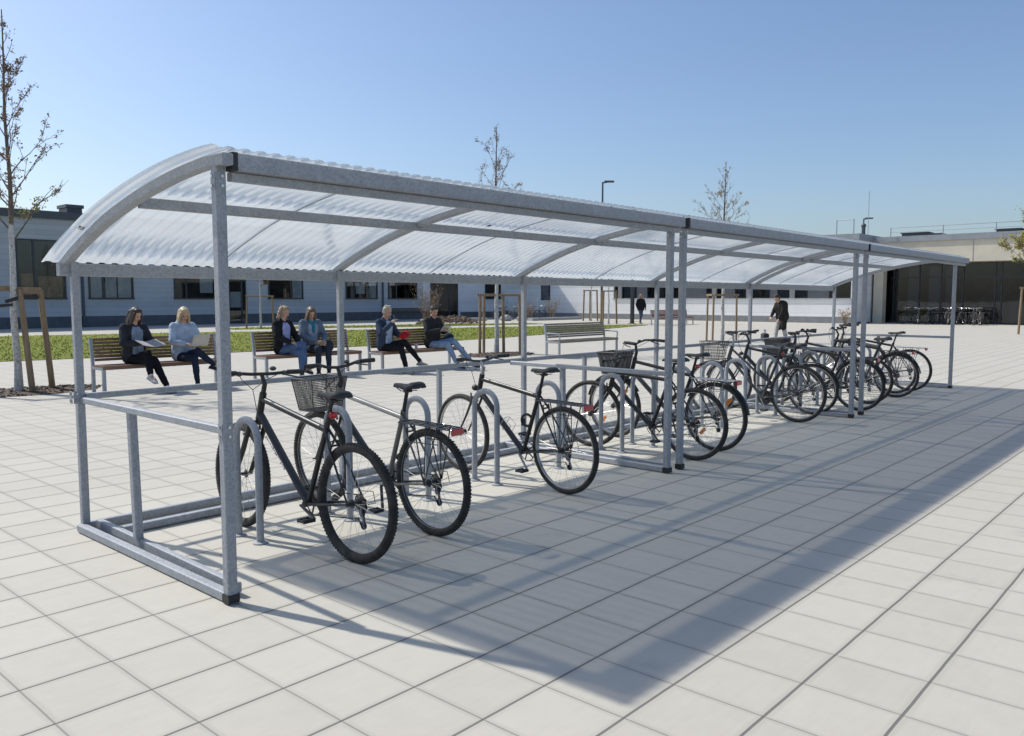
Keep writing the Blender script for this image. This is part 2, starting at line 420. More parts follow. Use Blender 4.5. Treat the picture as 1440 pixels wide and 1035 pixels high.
def fabric(name, c, var=.18, scale=9): 
    if name not in M: M[name] = mat(name, c, .88, 0, var=var, scale=scale, bump=.5, bscale=scale * 3, spec=.15)
    return M[name]
make_materials()

# ------------------------------------------------------------------ world, sun, camera
SUN = V((-.255, .88, 1.0)).normalized()
elev = math.asin(SUN.z); azim = math.atan2(SUN.x, SUN.y)
w = bpy.data.worlds.new('World'); scene.world = w; w.use_nodes = True
nt = w.node_tree; bg = nt.nodes['Background']
sky = nt.nodes.new('ShaderNodeTexSky'); sky.sky_type = 'NISHITA'; sky.sun_disc = False
sky.sun_elevation = elev; sky.sun_rotation = azim
sky.air_density = 1.0; sky.dust_density = 1.7; sky.ozone_density = 3.4; sky.altitude = 50
tint = nt.nodes.new('ShaderNodeVectorMath'); tint.operation = 'MULTIPLY'; tint.inputs[1].default_value = (.975, 1.0, 1.04)
nt.links.new(sky.outputs[0], tint.inputs[0]); nt.links.new(tint.outputs[0], bg.inputs[0]); bg.inputs[1].default_value = .14
ld = bpy.data.lights.new('sun', 'SUN'); ld.energy = 4.3; ld.angle = R(.95); ld.color = (1, .955, .875)
lo = bpy.data.objects.new('sun', ld); COL.objects.link(lo)
lo.rotation_euler = (-SUN).to_track_quat('-Z', 'Y').to_euler()

cam = bpy.data.cameras.new('camera'); co = bpy.data.objects.new('camera', cam); COL.objects.link(co)
cam.sensor_width = 36; cam.lens = 36 * 1154.845 / 1440; cam.clip_end = 3000; cam.clip_start = .05
Rm = ((.667, -.745, 0.), (-.063, -.056, -.996), (.742, .665, -.084))
xr = V(Rm[0]).normalized(); fw = V(Rm[2]); fw = (fw - xr * fw.dot(xr)).normalized(); up = xr.cross(fw)
mw = Matrix(((xr.x, up.x, -fw.x, 0), (xr.y, up.y, -fw.y, 0), (xr.z, up.z, -fw.z, 0), (0, 0, 0, 1)))
mw.translation = V((-2.15, -3.915, 1.6)); co.matrix_world = mw
scene.camera = co
scene.view_settings.view_transform = 'Standard'; scene.view_settings.look = 'None'
scene.view_settings.exposure = 0.0; scene.view_settings.gamma = 1

# ------------------------------------------------------------------ ground
g = MB(); g.add([(-400, -400, 0), (900, -400, 0), (900, 900, 0), (-400, 900, 0)], [(0, 1, 2, 3)])
struct(g.build('paved_ground', M['paving'], smooth=False))

def sheet(name, poly, z, m):
    b = MB(); b.add([(x, y, z) for x, y in poly], [tuple(range(len(poly)))])
    return b.build(name, m, smooth=False)
LAWN1 = [(-8, 19.5), (4.7, 19.7), (10.5, 18.6), (16, 18.2), (23, 18.9), (29, 20.1), (35, 21.8), (40.5, 23.2), (41, 24.0), (37, 26.2), (30, 28.4), (24, 30.2), (16, 33.6), (9.6, 35.6), (-8, 36.4)]
LAWN2 = [(20, 35.2), (29, 31.6), (38, 29.3), (38.5, 31), (33, 34.2), (24, 37.4), (20, 37.4)]
def in_poly(x, y, P):
    c = False; j = len(P) - 1
    for i in range(len(P)):
        if (P[i][1] > y) != (P[j][1] > y) and x < (P[j][0] - P[i][0]) * (y - P[i][1]) / (P[j][1] - P[i][1]) + P[i][0]: c = not c
        j = i
    return c
rnd = random.Random(4)
for nm, P, N in (('lawn', LAWN1, 26000), ('lawn', LAWN2, 4000)):
    struct(sheet(nm, P, .012, M['lawn']))
    b = MB(); xs = [p[0] for p in P]; ys = [p[1] for p in P]
    k = 0
    while k < N:
        x, y = rnd.uniform(min(xs), max(xs)), rnd.uniform(min(ys), max(ys))
        if y > min(ys) + (max(ys) - min(ys)) * rnd.random() ** .7 * 1.2: continue
        if not in_poly(x, y, P): continue
        k += 1
        a = rnd.uniform(0, PI); hgt = rnd.uniform(.025, .07); wd = rnd.uniform(.012, .03)
        dx, dy = math.cos(a) * wd, math.sin(a) * wd
        b.add([(x - dx, y - dy, .01), (x + dx, y + dy, .01), (x + rnd.uniform(-.03, .03), y + rnd.uniform(-.03, .03), hgt)], [(0, 1, 2)])
    o = b.build('grass', M['blade'], smooth=False); o['kind'] = 'stuff'
    tag(o, 'short green grass of the long lawn behind the benches' if N > 10000 else 'short grass of the smaller lawn beyond the curved path', 'grass')

# ------------------------------------------------------------------ bicycle shelter
FZ = 2.270
PROF = [(2.12, 1.845), (1.86, 1.955), (1.60, 2.045), (1.33, 2.13), (1.0, 2.208), (.75, 2.256), (.42, 2.305), (.1, 2.333), (-.12, 2.341)]
def prof_pts(n=26):
    out = []; k = len(PROF) - 1
    for i in range(n + 1):
        t = i / n * k; a = min(int(t), k - 1); f = t - a
        P = [PROF[max(0, a - 1)], PROF[a], PROF[a + 1], PROF[min(k, a + 2)]]
        q = []
        for c in range(2):
            p0, p1, p2, p3 = [p[c] for p in P]
            q.append(.5 * (2 * p1 + (p2 - p0) * f + (2 * p0 - 5 * p1 + 4 * p2 - p3) * f * f + (3 * p1 - p0 - 3 * p2 + p3) * f ** 3))
        out.append(tuple(q))
    return out
ARC = prof_pts()
def arc_at(y, off=0.):
    for i in range(len(ARC) - 1):
        (y0, z0), (y1, z1) = ARC[i], ARC[i + 1]
        if y1 <= y <= y0: return z0 + (z1 - z0) * (y - y0) / (y1 - y0) + off
    return ARC[-1][1] + off
sh = thing('bicycle_shelter', 'long galvanised steel bicycle shelter with curved corrugated clear roof', 'bicycle shelter')
YR = 1.99
EX = [0.0, 13.98]
FRONT = [0.0, 4.36, 4.585, 9.06, 9.43, 13.98]
REAR = [0.03, 2.2, 4.64, 7.35, 10.12, 13.66]
for X in FRONT:
    b = MB(); b.cbox((X, 0, FZ / 2 + .004 - .0), (.056, .056, FZ - .01), .006); p = b.build('post', M['galv'], sh)
    if X == 0: p['label'] = 'front post nearest the camera'
    b = MB(); b.cbox((X + (.002 if X else .0), -.003, .03), (.066, .066, .05), .008); b.build('foot_cap', M['plastic'], p)
for X in REAR:
    b = MB(); b.cbox((X, YR, 1.84 / 2), (.05, .05, 1.84), .006); b.build('post', M['galv'], sh)
# arches
for Xr, Xf, wd in [(-.005, -.005, .058), (2.2, 2.2, .045), (4.62, 4.47, .05), (7.35, 7.0, .045), (10.1, 9.15, .05), (10.45, 9.5, .045), (13.7, 13.98, .055)]:
    pts = []
    for (y, z) in ARC:
        t = (y + .12) / 2.24; pts.append((Xf + (Xr - Xf) * t, y if y > .03 else y, z - .042))
    pts = [p for p in pts if p[1] > .06 or p is pts[-1]]
    b = MB(); b.sweep(pts[:-1] + [(Xf, -.105 if wd == .058 else .02, arc_at(.02) - .046)], wd, .06, up=(1, 0, 0), ch=.005)
    b.build('arch_rib', M['galv'], sh)
for X in (1.12, 3.35, 5.9, 8.4, 11.0, 12.4):
    b = MB(); b.sweep([(X + (0 if X < 4 else .35 * (y / 2) * (X / 10)), y, z - .006) for (y, z) in ARC[:-1]], .009, .006, up=(1, 0, 0), ch=0)
    b.build('roof_strap', M['benchsteel'], sh)
# long members in three lengths
SEG = [(0, 4.46), (4.49, 9.24), (9.27, 14.55)]
SEGR = [(-.06, 4.62), (4.64, 10.3), (10.32, 13.75)]
for i, (a, c) in enumerate(SEG):
    b = MB(); b.cbox(((a + c) / 2 + .02, -.055, 2.286), (c - a - .04, .075, .086), .006); bm_ = b.build('front_beam', M['galv'], sh)
    b = MB(); b.cbox((a + .045, -.055, 2.286), (.03, .079, .091), .004); b.build('end_cap', M['plastic'], bm_)
    b = MB(); b.cbox(((a + c) / 2 + .03, -.01, 2.219), (c - a - .05, .05, .046), .005); b.build('front_rail', M['galv'], sh)
for a, c in SEGR:
    b = MB(); b.cbox(((a + c) / 2, 2.025, 1.795), (c - a, .06, .085), .006); b.build('eave_beam', M['galv'], sh)
    b = MB(); b.cbox(((a + c) / 2 + (.045 if a < 0 else 0), .97, arc_at(.97) - .053), (c - a - (.09 if a < 0 else .0), .05, .062), .005); b.build('purlin', M['galv'], sh)
# roof sheets
def roof(x0, x1, name='roof_sheet'):
    pitch = .088; nw = max(1, round((x1 - x0) / pitch)); wv = [(0, .0), (.16, .0), (.34, .0095), (.62, .0095), (.82, 0)]
    xs = []
    for i in range(nw):
        for (f, h) in wv: xs.append((x0 + (i + f) * (x1 - x0) / nw, h))
    xs.append((x1, 0.))
    b = MB(); vs = []; n = len(ARC)
    for (x, h) in xs:
        for i, (y, z) in enumerate(ARC):
            j0, j1 = max(0, i - 1), min(n - 1, i + 1)
            ty, tz = ARC[j1][0] - ARC[j0][0], ARC[j1][1] - ARC[j0][1]; L = math.hypot(ty, tz)
            ny, nz = -tz / L * -1, -ty / L
            xx = x if i != 0 else x
            vs.append((xx, y + ny * h, z + nz * h))
    fs = []
    for a in range(len(xs) - 1):
        for i in range(n - 1): fs.append((a * n + i, a * n + i + 1, (a + 1) * n + i + 1, (a + 1) * n + i))
    b.add(vs, fs); return b.build(name, M['poly'], sh, ang=25)
roof(-.13, 14.12)
# bolts and clamps on the roof
for X, Y in [(-.06, 1.62), (1.45, .05), (3.72, .0), (2.24, 1.66), (4.65, 1.5), (7.0, .0), (3.0, .98), (5.6, .98), (9.3, 1.4), (2.24, .55), (11.2, .2)]:
    b = MB(); z = arc_at(Y) + .02; b.cbox((X, Y, z), (.03, .05, .02), .004); b.build('roof_clamp', M['plastic'], sh)
# end frames and partitions: rails at mid height and at the ground
for X, far in ((0.0, 0), (4.36, 1), (9.06, 1), (13.98, 1)):
    b = MB(); b.bar((X + .02, .034, .915), (X + .04, YR - .03, .915), .042, .042); b.build('rail', M['galv'], sh)
    b = MB(); b.bar((X, -.03, .032), (X, YR, .032), .054, .054); b.build('base_rail', M['galv'], sh)
    b = MB(); b.bar((X + .078, .06, .048), (X + .11, YR - .03, .048), .04, .058); b.build('base_rail', M['galv'], sh)
    b = MB(); b.bar((X + .082, 1.28, .078), (X + .068, 1.28, .892), .05, .05, up=(0, 1, 0)); b.build('short_post', M['galv'], sh)
for a, c in ((.06, 4.6), (4.68, 10.08), (10.16, 13.6)):
    b = MB(); b.bar((a, YR + .0, .935), (c, YR, .935), .042, .042); b.build('rail', M['galv'], sh)
    b = MB(); b.bar((a, YR + .02, .034), (c, YR + .02, .034), .05, .05); b.build('base_rail', M['galv'], sh)
    b = MB(); b.bar((a + .1, YR - .28, .034), (c, YR - .28, .034), .06, .05); b.build('base_rail', M['galv'], sh)
for X in (3.37, 5.75, 8.6, 11.9):
    b = MB(); b.cbox((X, YR, .485), (.044, .044, .856), .005); b.build('short_post', M['galv'], sh)

for X, Y, z in [(0, 0, .915), (0, YR, .935), (4.36, 0, .915), (4.64, YR, .935), (2.2, YR, .935), (0, 0, 2.19), (4.36, 0, 2.19), (4.585, 0, 2.19), (9.06, 0, 2.19), (9.43, 0, 2.19), (7.35, YR, .935)]:
    b = MB(); w_ = .0285 if Y == 0 else .0255
    b.cbox((X - w_ - .002, Y, z), (.004, .042, .085), .001); b.cbox((X, Y - w_ - .002, z), (.042, .004, .085), .001)
    br = b.build('joint_plate', M['galv'], sh)
    for q in (-.024, .024):
        b = MB(); b.tube([(X - w_ - .004, Y, z + q), (X - w_ - .012, Y, z + q)], .0085, 6); b.build('bolt', M['chrome'], br)
        b = MB(); b.tube([(X, Y - w_ - .004, z + q), (X, Y - w_ - .012, z + q)], .0085, 6); b.build('bolt', M['chrome'], br)
# ------------------------------------------------------------------ hoop stands
hlab = ['galvanised hoop stand just inside the nearest corner post, beside the first bike',
        'hoop stand half hidden between the black and the silver bikes at the near end',
        'hoop stand behind the rear wheel of the silver bike',
        'hoop stand against the front wheel of the third bike',
        'hoop stand under the saddle of the third bike',
        'free hoop stand before the fourth bike front wheel',
        'hoop stand beside the down tube of the fourth bike',
        'hoop stand behind the pair of middle shelter posts',
        'hoop stand beside the fifth bike with the black basket',
        'hoop stand left of the step through bike with wire basket',
        'hoop stand behind the saddle post of the step through bike']
hoop0 = None
HX = [.68, 1.42, 2.2, 2.96, 3.86, 4.92, 5.42, 6.3, 7.1, 7.75, 8.6, 9.35, 10.1, 10.9, 11.7, 12.4]
for i, X in enumerate(HX):
    lab = hlab[i] if i < len(hlab) else 'galvanised hoop stand lost among the crowded bikes at the far end'
    if hoop0 is None:
        hoop0 = thing('hoop_stand', lab, 'bike stand', (X, .97, 0), 0, 'hoop stands under the shelter')
        pts = [(0, -.135, 0.0)] + [(0, -.135, z) for z in (.3, .6, .67)]
        for k in range(1, 12):
            a = PI * k / 12; pts.append((0, -math.cos(a) * .135, .67 + math.sin(a) * .135))
        pts += [(0, .135, z) for z in (.67, .6, .3, 0)]
        b = MB(); b.tube(pts, .0242, 14, up=(1, 0, 0)); b.build('hoop', M['galv'], hoop0)
        for s_ in (-1, 1):
            b = MB(); b.tube([(0, s_ * .135, .0), (0, s_ * .135, .008), (0, s_ * .135, .014)], [.05, .05, .03], 18); b.build('base_flange', M['galv'], hoop0)
    else:
        dup(hoop0, (X, .97 + rnd.uniform(-.03, .06), 0), 0, lab)

# ------------------------------------------------------------------ bicycles
def bike(X, Y, cfg, label, rz=0., lean=0., group='bicycles parked under the shelter'):
    root = thing('bicycle', label, 'bicycle', (X, Y, 0), 0, group); root.rotation_euler = (0, R(lean), R(rz))
    r = cfg.get('r', .36); WB = cfg.get('wb', 1.26); tw = cfg.get('tw', .021) + .0015; steer = R(cfg.get('steer', 0))
    fm = cfg.get('frame', 'black'); dtm = cfg.get('dt', fm); ttm = cfg.get('tt', fm)
    A = V((0, 0, r)); F = V((0, WB, r)); BB = V((0, .48, .285))
    HT = V((0, WB - .285, cfg.get('hz', .93))); HB = V((0, WB - .235, HT.z - .17))
    SC = V((0, .285, .80)); SP = V((0, .235, .965)); SAD = V((0, .225, 1.0 + cfg.get('sz', 0)))
    SP.z += cfg.get('sz', 0)
    ax = (HT - HB).normalized(); rotm = Matrix.Rotation(steer, 4, ax)
    def S(p): return (rotm @ (V(p) - HB).to_4d()).to_3d() + HB if steer else V(p)
    # frame
    b = MB(); b.mi = 0
    d = .0165
    b.tube([HT + ax * .01, HB - ax * .01], .024, 12)
    b.mi = 1
    b.tube([HB + ax * .035, BB], .0255 if cfg.get('type') != 'step' else .019, 12)
    b.mi = 2
    if cfg.get('type') == 'step':
        sl = BB.lerp(SC, .42)
        b.tube([HT - ax * .03, HT.lerp(sl, .35) + V((0, 0, -.03)), HT.lerp(sl, .7) + V((0, 0, -.03)), sl], .0145, 10)
    else:
        b.tube([HT - ax * .035, SC - V((0, 0, .02))], .0195, 12)
    b.mi = 0
    b.tube([BB, SC + (SC - BB).normalized() * .03], .018, 12)
    b.tube([BB + V((-.036, 0, 0)), BB + V((.036, 0, 0))], .021, 12)
    for sx in (-1, 1):
        b.tube([BB + V((sx * .02, -.01, 0)), BB.lerp(A, .3) + V((sx * .045, 0, 0)), A + V((sx * .066, 0, 0))], [.011, .0095, .0075], 8)
        b.tube([SC + V((sx * .012, 0, -.01)), SC.lerp(A, .3) + V((sx * .042, 0, 0)), A + V((sx * .066, 0, 0))], [.009, .008, .0065], 8)
        b.disc(A + V((sx * .067, 0, 0)), (1, 0, 0), .016, .006, 12)
    b.tube([SC.lerp(A, .25) + V((-.04, 0, 0)), SC.lerp(A, .25) + V((.04, 0, 0))], .007, 8)
    fr = b.build('frame', [M[fm], M[dtm], M[ttm]], root)
    if cfg.get('decal'):
        # pale irregular marks along the down tube
        b = MB(); rr = random.Random(3); dv = (BB - HB); L = dv.length; dv.normalize(); n = dv.cross(V((1, 0, 0))).normalized()
        t = .16
        while t < .44:
            wv_ = rr.uniform(.008, .022)
            for q in range(rr.choice((1, 2, 2))):
                c = HB + dv * (t + wv_ / 2) + n * rr.uniform(-.006, .006) + V((-.0262, 0, 0))
                rot = Matrix((V((1, 0, 0)), dv, n)).transposed()
                b.box(c, (.003, wv_ if q == 0 else .004, rr.choice((.004, .018))), rot)
            t += wv_ + .006
        b.build('frame_decal', M['decal'], fr)
    if cfg.get('stripe'):
        b = MB(); a0, a1 = HT - ax * .035, SC - V((0, 0, .02)); dv = (a1 - a0).normalized(); n = V((-1, 0, 0)).cross(dv).normalized()
        if n.z < 0: n = -n
        off = n * .0125 + V((-.0115, 0, 0))
        b.sweep([a0 + dv * .05 + off, a1 - dv * .06 + off], .012, .012, up=(1, 0, 0), ch=.003); b.build('frame_stripe', M['silver'], fr)
    # fork
    b = MB(); b.tube([HT + ax * .02, HB - ax * .03], .016, 10)
    cr = HB - ax * .03
    sus = cfg.get('sus')
    b.tube([S(cr + V((-.06, .005, 0))), S(cr + V((.06, .005, 0)))], .017 if sus else .012, 10)
    for sx in (-1, 1):
        p0, p1 = cr + V((sx * .058, .005, 0)), F + V((sx * .058, -.01, 0))
        mid = p0.lerp(p1, .5) + V((0, -.008, 0))
        b.tube([S(p0), S(mid), S(p1)], [.0165, .019, .015] if sus else [.012, .010, .0075], 8)
    if sus: b.tube([S(cr.lerp(F, .28) + V((-.06, .03, .02))), S(cr.lerp(F, .24) + V((0, .045, .05))), S(cr.lerp(F, .28) + V((.06, .03, .02)))], .011, 8)
    b.build('fork', M[cfg.get('fork', fm)], root)
    # wheels
    def wheel(c, T, rear):
        b = MB()
        rp = [(-.014, -.011), (.004, -.013), (.009, -.010), (.009, .010), (.004, .013), (-.014, .011)]
        b.torus(c, r - .036, 0, (1, 0, 0), 64, prof=rp)
        wh = b.build('wheel', M[cfg.get('rim', 'rim')], root, xf=T)
        b = MB(); R0 = r - tw
        b.torus(c, R0, tw, (1, 0, 0), 72, 12)
        if cfg.get('knob'):
            for i in range(96):
                a = 2 * PI * i / 96
                for k in (-1, 0, 1):
                    aa = a + (.03 if k == 0 else 0); th = k * .62
                    dr = V((0, math.cos(aa), math.sin(aa))); pos = c + dr * (R0 + math.cos(th) * tw * 1.02) + V((math.sin(th) * tw * 1.02, 0, 0))
                    nrm = dr * math.cos(th) + V((math.sin(th), 0, 0)); tg = V((0, -math.sin(aa), math.cos(aa))); bn = nrm.cross(tg)
                    b.box(pos, (.009, .010, .006), Matrix((bn, tg, nrm)).transposed())
        b.build('tyre', M['rubber'], wh, xf=T)
        b = MB(); n = 32
        for i in range(n):
            sd = -1 if i % 2 else 1
            a = 2 * PI * i / n; a2 = a + (.42 if (i // 2) % 2 else -.42)
            h = c + V((sd * .03, math.cos(a2) * .024, math.sin(a2) * .024)); e = c + V((sd * .004, math.cos(a) * (r - .045), math.sin(a) * (r - .045)))
            b.tube([h, e], .0013, 4, cap=False)
        b.build('spokes', M['chrome'], wh, xf=T)
        b = MB(); b.cyl(c + V((-.05, 0, 0)), c + V((.05, 0, 0)), .014, 12)
        for sd in (-1, 1): b.disc(c + V((sd * .031, 0, 0)), (1, 0, 0), .028, .004, 16)
        b.cyl(c + V((-.078, 0, 0)), c + V((.078, 0, 0)), .006, 8)
        b.build('hub', M['darkgrey'], wh, xf=T)
        if cfg.get('wref'):
            for aa in (cfg['wref'], cfg['wref'] + PI):
                b = MB(); dr = V((0, math.cos(aa), math.sin(aa))); tg = V((0, -math.sin(aa), math.cos(aa)))
                b.box(c + dr * r * .62, (.012, .035, .085), Matrix((V((1, 0, 0)), tg, dr)).transposed())
                b.build('wheel_reflector', M['orange'], wh, xf=T)
        return wh
    wheel(A, None, True); wheel(F, (lambda p: S(p)) if steer else None, False)
    # drivetrain
    b = MB()
    for k, q in enumerate((.052, .046, .041, .036, .031, .027)):
        b.disc(A + V((.030 + k * .0042, 0, 0)), (1, 0, 0), q, .0018, 28)
    b.build('sprockets', M['rust'], root)
    b = MB(); c = BB + V((.048, 0, 0)); b.torus(c, .085, .004, (1, 0, 0), 40, 6)
    b.disc(c, (1, 0, 0), .03, .006)
    for i in range(5):
        a = 2 * PI * i / 5; b.tube([c, c + V((0, math.cos(a) * .085, math.sin(a) * .085))], .006, 6)
    if cfg.get('guard'): b.disc(c + V((.012, 0, 0)), (1, 0, 0), .10, .003, 32)
    b.build('chainring', M['darkgrey'], root)
    ca = R(cfg.get('crank', 205))
    for sx in (-1, 1):
        dd = V((0, math.cos(ca), math.sin(ca))) * (.17 * sx * -1 * -1 if sx == 1 else -.17)
        dd = V((0, math.cos(ca), math.sin(ca))) * (.17 if sx == -1 else -.17)
        b = MB(); p0 = BB + V((sx * .06, 0, 0)); p1 = p0 + dd + V((sx * .012, 0, 0))
        b.sweep([p0, p1], .014, .022, up=(1, 0, 0), ch=.004); cr_ = b.build('crank', M[cfg.get('crankm', 'darkgrey')], root)
        b = MB(); pc = p1 + V((sx * .06, 0, 0)); b.cyl(p1, pc + V((sx * .04, 0, 0)), .007, 8)
        for q in (-.032, .032): b.cbox(pc + V((0, q, 0)), (.085, .014, .022), .003)
        b.cbox(pc, (.03, .07, .014), .003)
        for q in (-.03, .03): b.cbox(pc + V((q * sx * 1.3, 0, 0)), (.008, .07, .018), .002)
        b.build('pedal', M['plastic'], cr_)
    b = MB(); cx = .043
    top = [V((cx, A.y, A.z + .042)), V((cx, BB.y, BB.z + .085))]; bot = [V((cx, A.y + .03, A.z - .06 - .05)), V((cx, BB.y, BB.z - .085))]
    b.sweep(top, .006, .009, up=(1, 0, 0), ch=0); b.sweep(bot, .006, .009, up=(1, 0, 0), ch=0)
    b.sweep([bot[0], V((cx, A.y - .005, A.z - .16)), V((cx, A.y - .03, A.z - .13)), V((cx, A.y - .005, A.z - .06)), V((cx, A.y + .04, A.z - .02))], .006, .009, up=(1, 0, 0), ch=0)
    b.build('chain', M['rust'], root)
    b = MB(); dx = .055
    b.disc((dx, A.y + .01, A.z - .075), (1, 0, 0), .024, .01); b.disc((dx, A.y - .005, A.z - .15), (1, 0, 0), .024, .01)
    b.sweep([(dx + .006, A.y + .01, A.z - .06), (dx + .006, A.y - .005, A.z - .165)], .005, .022, up=(1, 0, 0), ch=.002)
    b.tube([(dx + .01, A.y, A.z - .01), (dx + .03, A.y + .015, A.z - .05), (dx + .01, A.y + .01, A.z - .075)], .013, 8)
    b.tube([(dx + .02, A.y - .02, A.z - .02), (dx + .02, A.y - .09, A.z + .0), (dx + .02, A.y - .07, A.z + .07), (dx, A.y + .05, A.z + .06)], .0026, 5)
    b.build('derailleur', M['plastic'], root)
    # seat
    b = MB(); b.tube([SC, SP], .0135, 12); b.tube([SC + V((0, 0, .0)), SC + V((0, -.006, .03))], .019, 12)
    b.tube([SAD + V((-.022, -.07, -.022)), SAD + V((-.02, .05, -.032)), SAD + V((-.008, .11, -.015))], .0035, 6)
    b.tube([SAD + V((.022, -.07, -.022)), SAD + V((.02, .05, -.032)), SAD + V((.008, .11, -.015))], .0035, 6)
    b.cbox(SAD + V((0, 0, -.03)), (.05, .035, .02), .003)
    b.build('seat_post', M[cfg.get('postm', 'plastic')], root)
    b = MB(); rings = []
    for (y, wd, zt, th) in [(-.135, .012, .010, .02), (-.13, .055, .014, .03), (-.10, .076, .018, .045), (-.06, .072, .012, .045), (-.02, .048, .004, .036), (.03, .028, .002, .030), (.09, .021, .004, .028), (.135, .017, .004, .024), (.15, .006, -.002, .012)]:
        ring = []
        for k in range(14):
            a = 2 * PI * k / 14; cx_ = math.copysign(abs(math.cos(a)) ** .8, math.cos(a)); sz_ = math.copysign(abs(math.sin(a)) ** .8, math.sin(a))
            ring.append(SAD + V((cx_ * wd, y, zt + sz_ * th / 2 - (abs(cx_) ** 3) * .012)))
        rings.append(ring)
    b._loft(rings, flip=False); b.build('saddle', M['plastic'], root, ang=60)
    # stem and bars
    sp = HT + ax * .05
    bt = cfg.get('bar', 'riser'); BC = HT + ax * .10 + V((0, .05 if bt != 'swept' else .02, cfg.get('bz', .03)))
    b = MB(); b.tube([S(HT), S(sp + ax * .03)], .017, 10); b.tube([S(sp + ax * .02), S(BC)], .014, 10)
    b.build('stem', M[cfg.get('stem', 'plastic')], root)
    if bt == 'flat': pts = [(-.31, -.03, .012), (-.2, -.012, .010), (-.08, 0, 0), (0, 0, 0), (.08, 0, 0), (.2, -.012, .010), (.31, -.03, .012)]
    elif bt == 'riser': pts = [(-.31, -.05, .035), (-.17, -.02, .032), (-.09, 0, .008), (0, 0, 0), (.09, 0, .008), (.17, -.02, .032), (.31, -.05, .035)]
    else: pts = [(-.29, -.20, .03), (-.27, -.08, .04), (-.2, .01, .04), (-.09, .03, .015), (0, 0, 0), (.09, .03, .015), (.2, .01, .04), (.27, -.08, .04), (.29, -.20, .03)]
    P = [S(BC + V(p)) for p in pts]
    b = MB(); b.tube(P, .0118, 10); hb = b.build('handlebar', M[cfg.get('barm', 'plastic')], root)
    for e, e2 in ((P[0], P[1]), (P[-1], P[-2])):
        dv = (e2 - e).normalized(); b = MB(); b.tube([e, e + dv * .004, e + dv * .12, e + dv * .125], [.015, .0175, .0165, .013], 12); b.build('grip', M['plastic'], hb)
        b = MB(); q = e + dv * .145; fwd = S(HB + V((0, 1, 0))) - S(HB)
        b.ell(q + V((0, 0, -.005)), (.022, .022, .018), 10, 6)
        b.tube([q + fwd * .01, q + fwd * .045 + V((0, 0, -.012)), q - dv * .05 + fwd * .055 + V((0, 0, -.025)), q - dv * .12 + fwd * .045 + V((0, 0, -.04))], [.008, .007, .006, .005], 6)
        b.build('brake_lever', M['darkgrey'], hb)
        b = MB(); s0 = q + fwd * .02
        cen = S(HT + V((0, .14, .02)))
        b.tube([s0, s0.lerp(cen, .45) + V((0, .03, .0)), cen, S(HT + V((0, .09, -.1))), HB + V((0, .035, .05))] , .0028, 5)
        b.build('cable', M['plastic'], hb)
    b = MB(); b.ell(S(BC + V((.09, .01, .035))), (.024, .024, .016), 12, 6); b.build('bell', M['darkgrey'], hb)
    # brakes
    b = MB()
    for sx in (-1, 1):
        q = A + (V((sx * .035, .42, .30))).normalized() * 0; 
        pr = SC.lerp(A, .30) + V((sx * .035, .0, 0)); b.tube([pr + V((0, 0, -.03)), pr + V((0, .01, .05))], .008, 6); b.box(pr + V((-sx * .012, -.01, -.02)), (.014, .05, .016))
        pf = cr.lerp(F, .10); b.tube([S(pf + V((sx * .04, .03, -.02))), S(pf + V((sx * .035, .035, .07)))], .008, 6)
    b.tube([SC.lerp(A, .30) + V((-.035, .01, .05)), SC.lerp(A, .30) + V((.04, .01, .055))], .004, 5)
    b.build('rim_brakes', M['darkgrey'], root)
    # extras
    if cfg.get('mud'):
        for c, T, a0, a1 in ((A, None, 30, 172), (F, S, 15, 150)):
            b = MB(); rg = []
            for i in range(25):
                a = R(a0 + (a1 - a0) * i / 24); dr = V((0, math.cos(a), math.sin(a))); row = []
                for (u, v_) in ((-.025, -.008), (-.016, .003), (0, .007), (.016, .003), (.025, -.008), (.0, .004)):
                    row.append(c + dr * (r + .018 + v_) + V((u, 0, 0)))
                rg.append(row)
            b._loft(rg, cap=True); b.build('mudguard', M['black'], root, xf=T)
    rk = cfg.get('rack')
    if rk:
        b = MB(); zt = r + .395; y0, y1 = .24, -.24
        for xx in (-.06, -.02, .02, .06): b.tube([(xx, y0, zt), (xx, y1, zt - .005)], .005, 6)
        b.tube([(-.06, y0, zt), (-.065, y0 + .02, zt - .005), (-.03, y0 + .03, zt), (.03, y0 + .03, zt), (.065, y0 + .02, zt - .005), (.06, y0, zt)], .005, 6)
        for yy in (y0, .14, .05, -.04, -.13, y1): b.tube([(-.06, yy, zt), (.06, yy, zt)], .0045, 6)
        for sx in (-1, 1):
            b.tube([(sx * .062, .10, zt), (sx * .078, .0, r + .01)], .005, 6); b.tube([(sx * .062, -.13, zt), (sx * .078, -.01, r + .01)], .005, 6)
            b.tube([(sx * .062, -.02, zt), (sx * .078, -.005, r + .01)], .004, 6)
            b.tube([(sx * .03, y0 + .02, zt), (sx * .015, .30, .78)], .004, 6)
            b.tube([(sx * .075, .12, zt - .12), (sx * .075, -.15, zt - .11)], .004, 6)
        rkk = b.build('rack', M[cfg.get('rackm', 'darkgrey')], root)
        b = MB(); b.cbox((0, y1 - .02, zt - .022), (.095, .02, .045), .006); b.build('reflector', M['red'], rkk)
        b = MB(); b.box((0, y1 - .006, zt - .02), (.05, .012, .03)); b.build('reflector_bracket', M['plastic'], rkk)
    if cfg.get('light'):
        b = MB(); c = SC.lerp(SP, .62); b.ell(c + V((-.004, -.04, -.02)), (.034, .016, .024), 12, 8); l = b.build('rear_light', M['red'], root)
        b = MB(); b.tube([c, c + V((0, -.035, -.018))], .012, 8); b.build('light_bracket', M['plastic'], l)
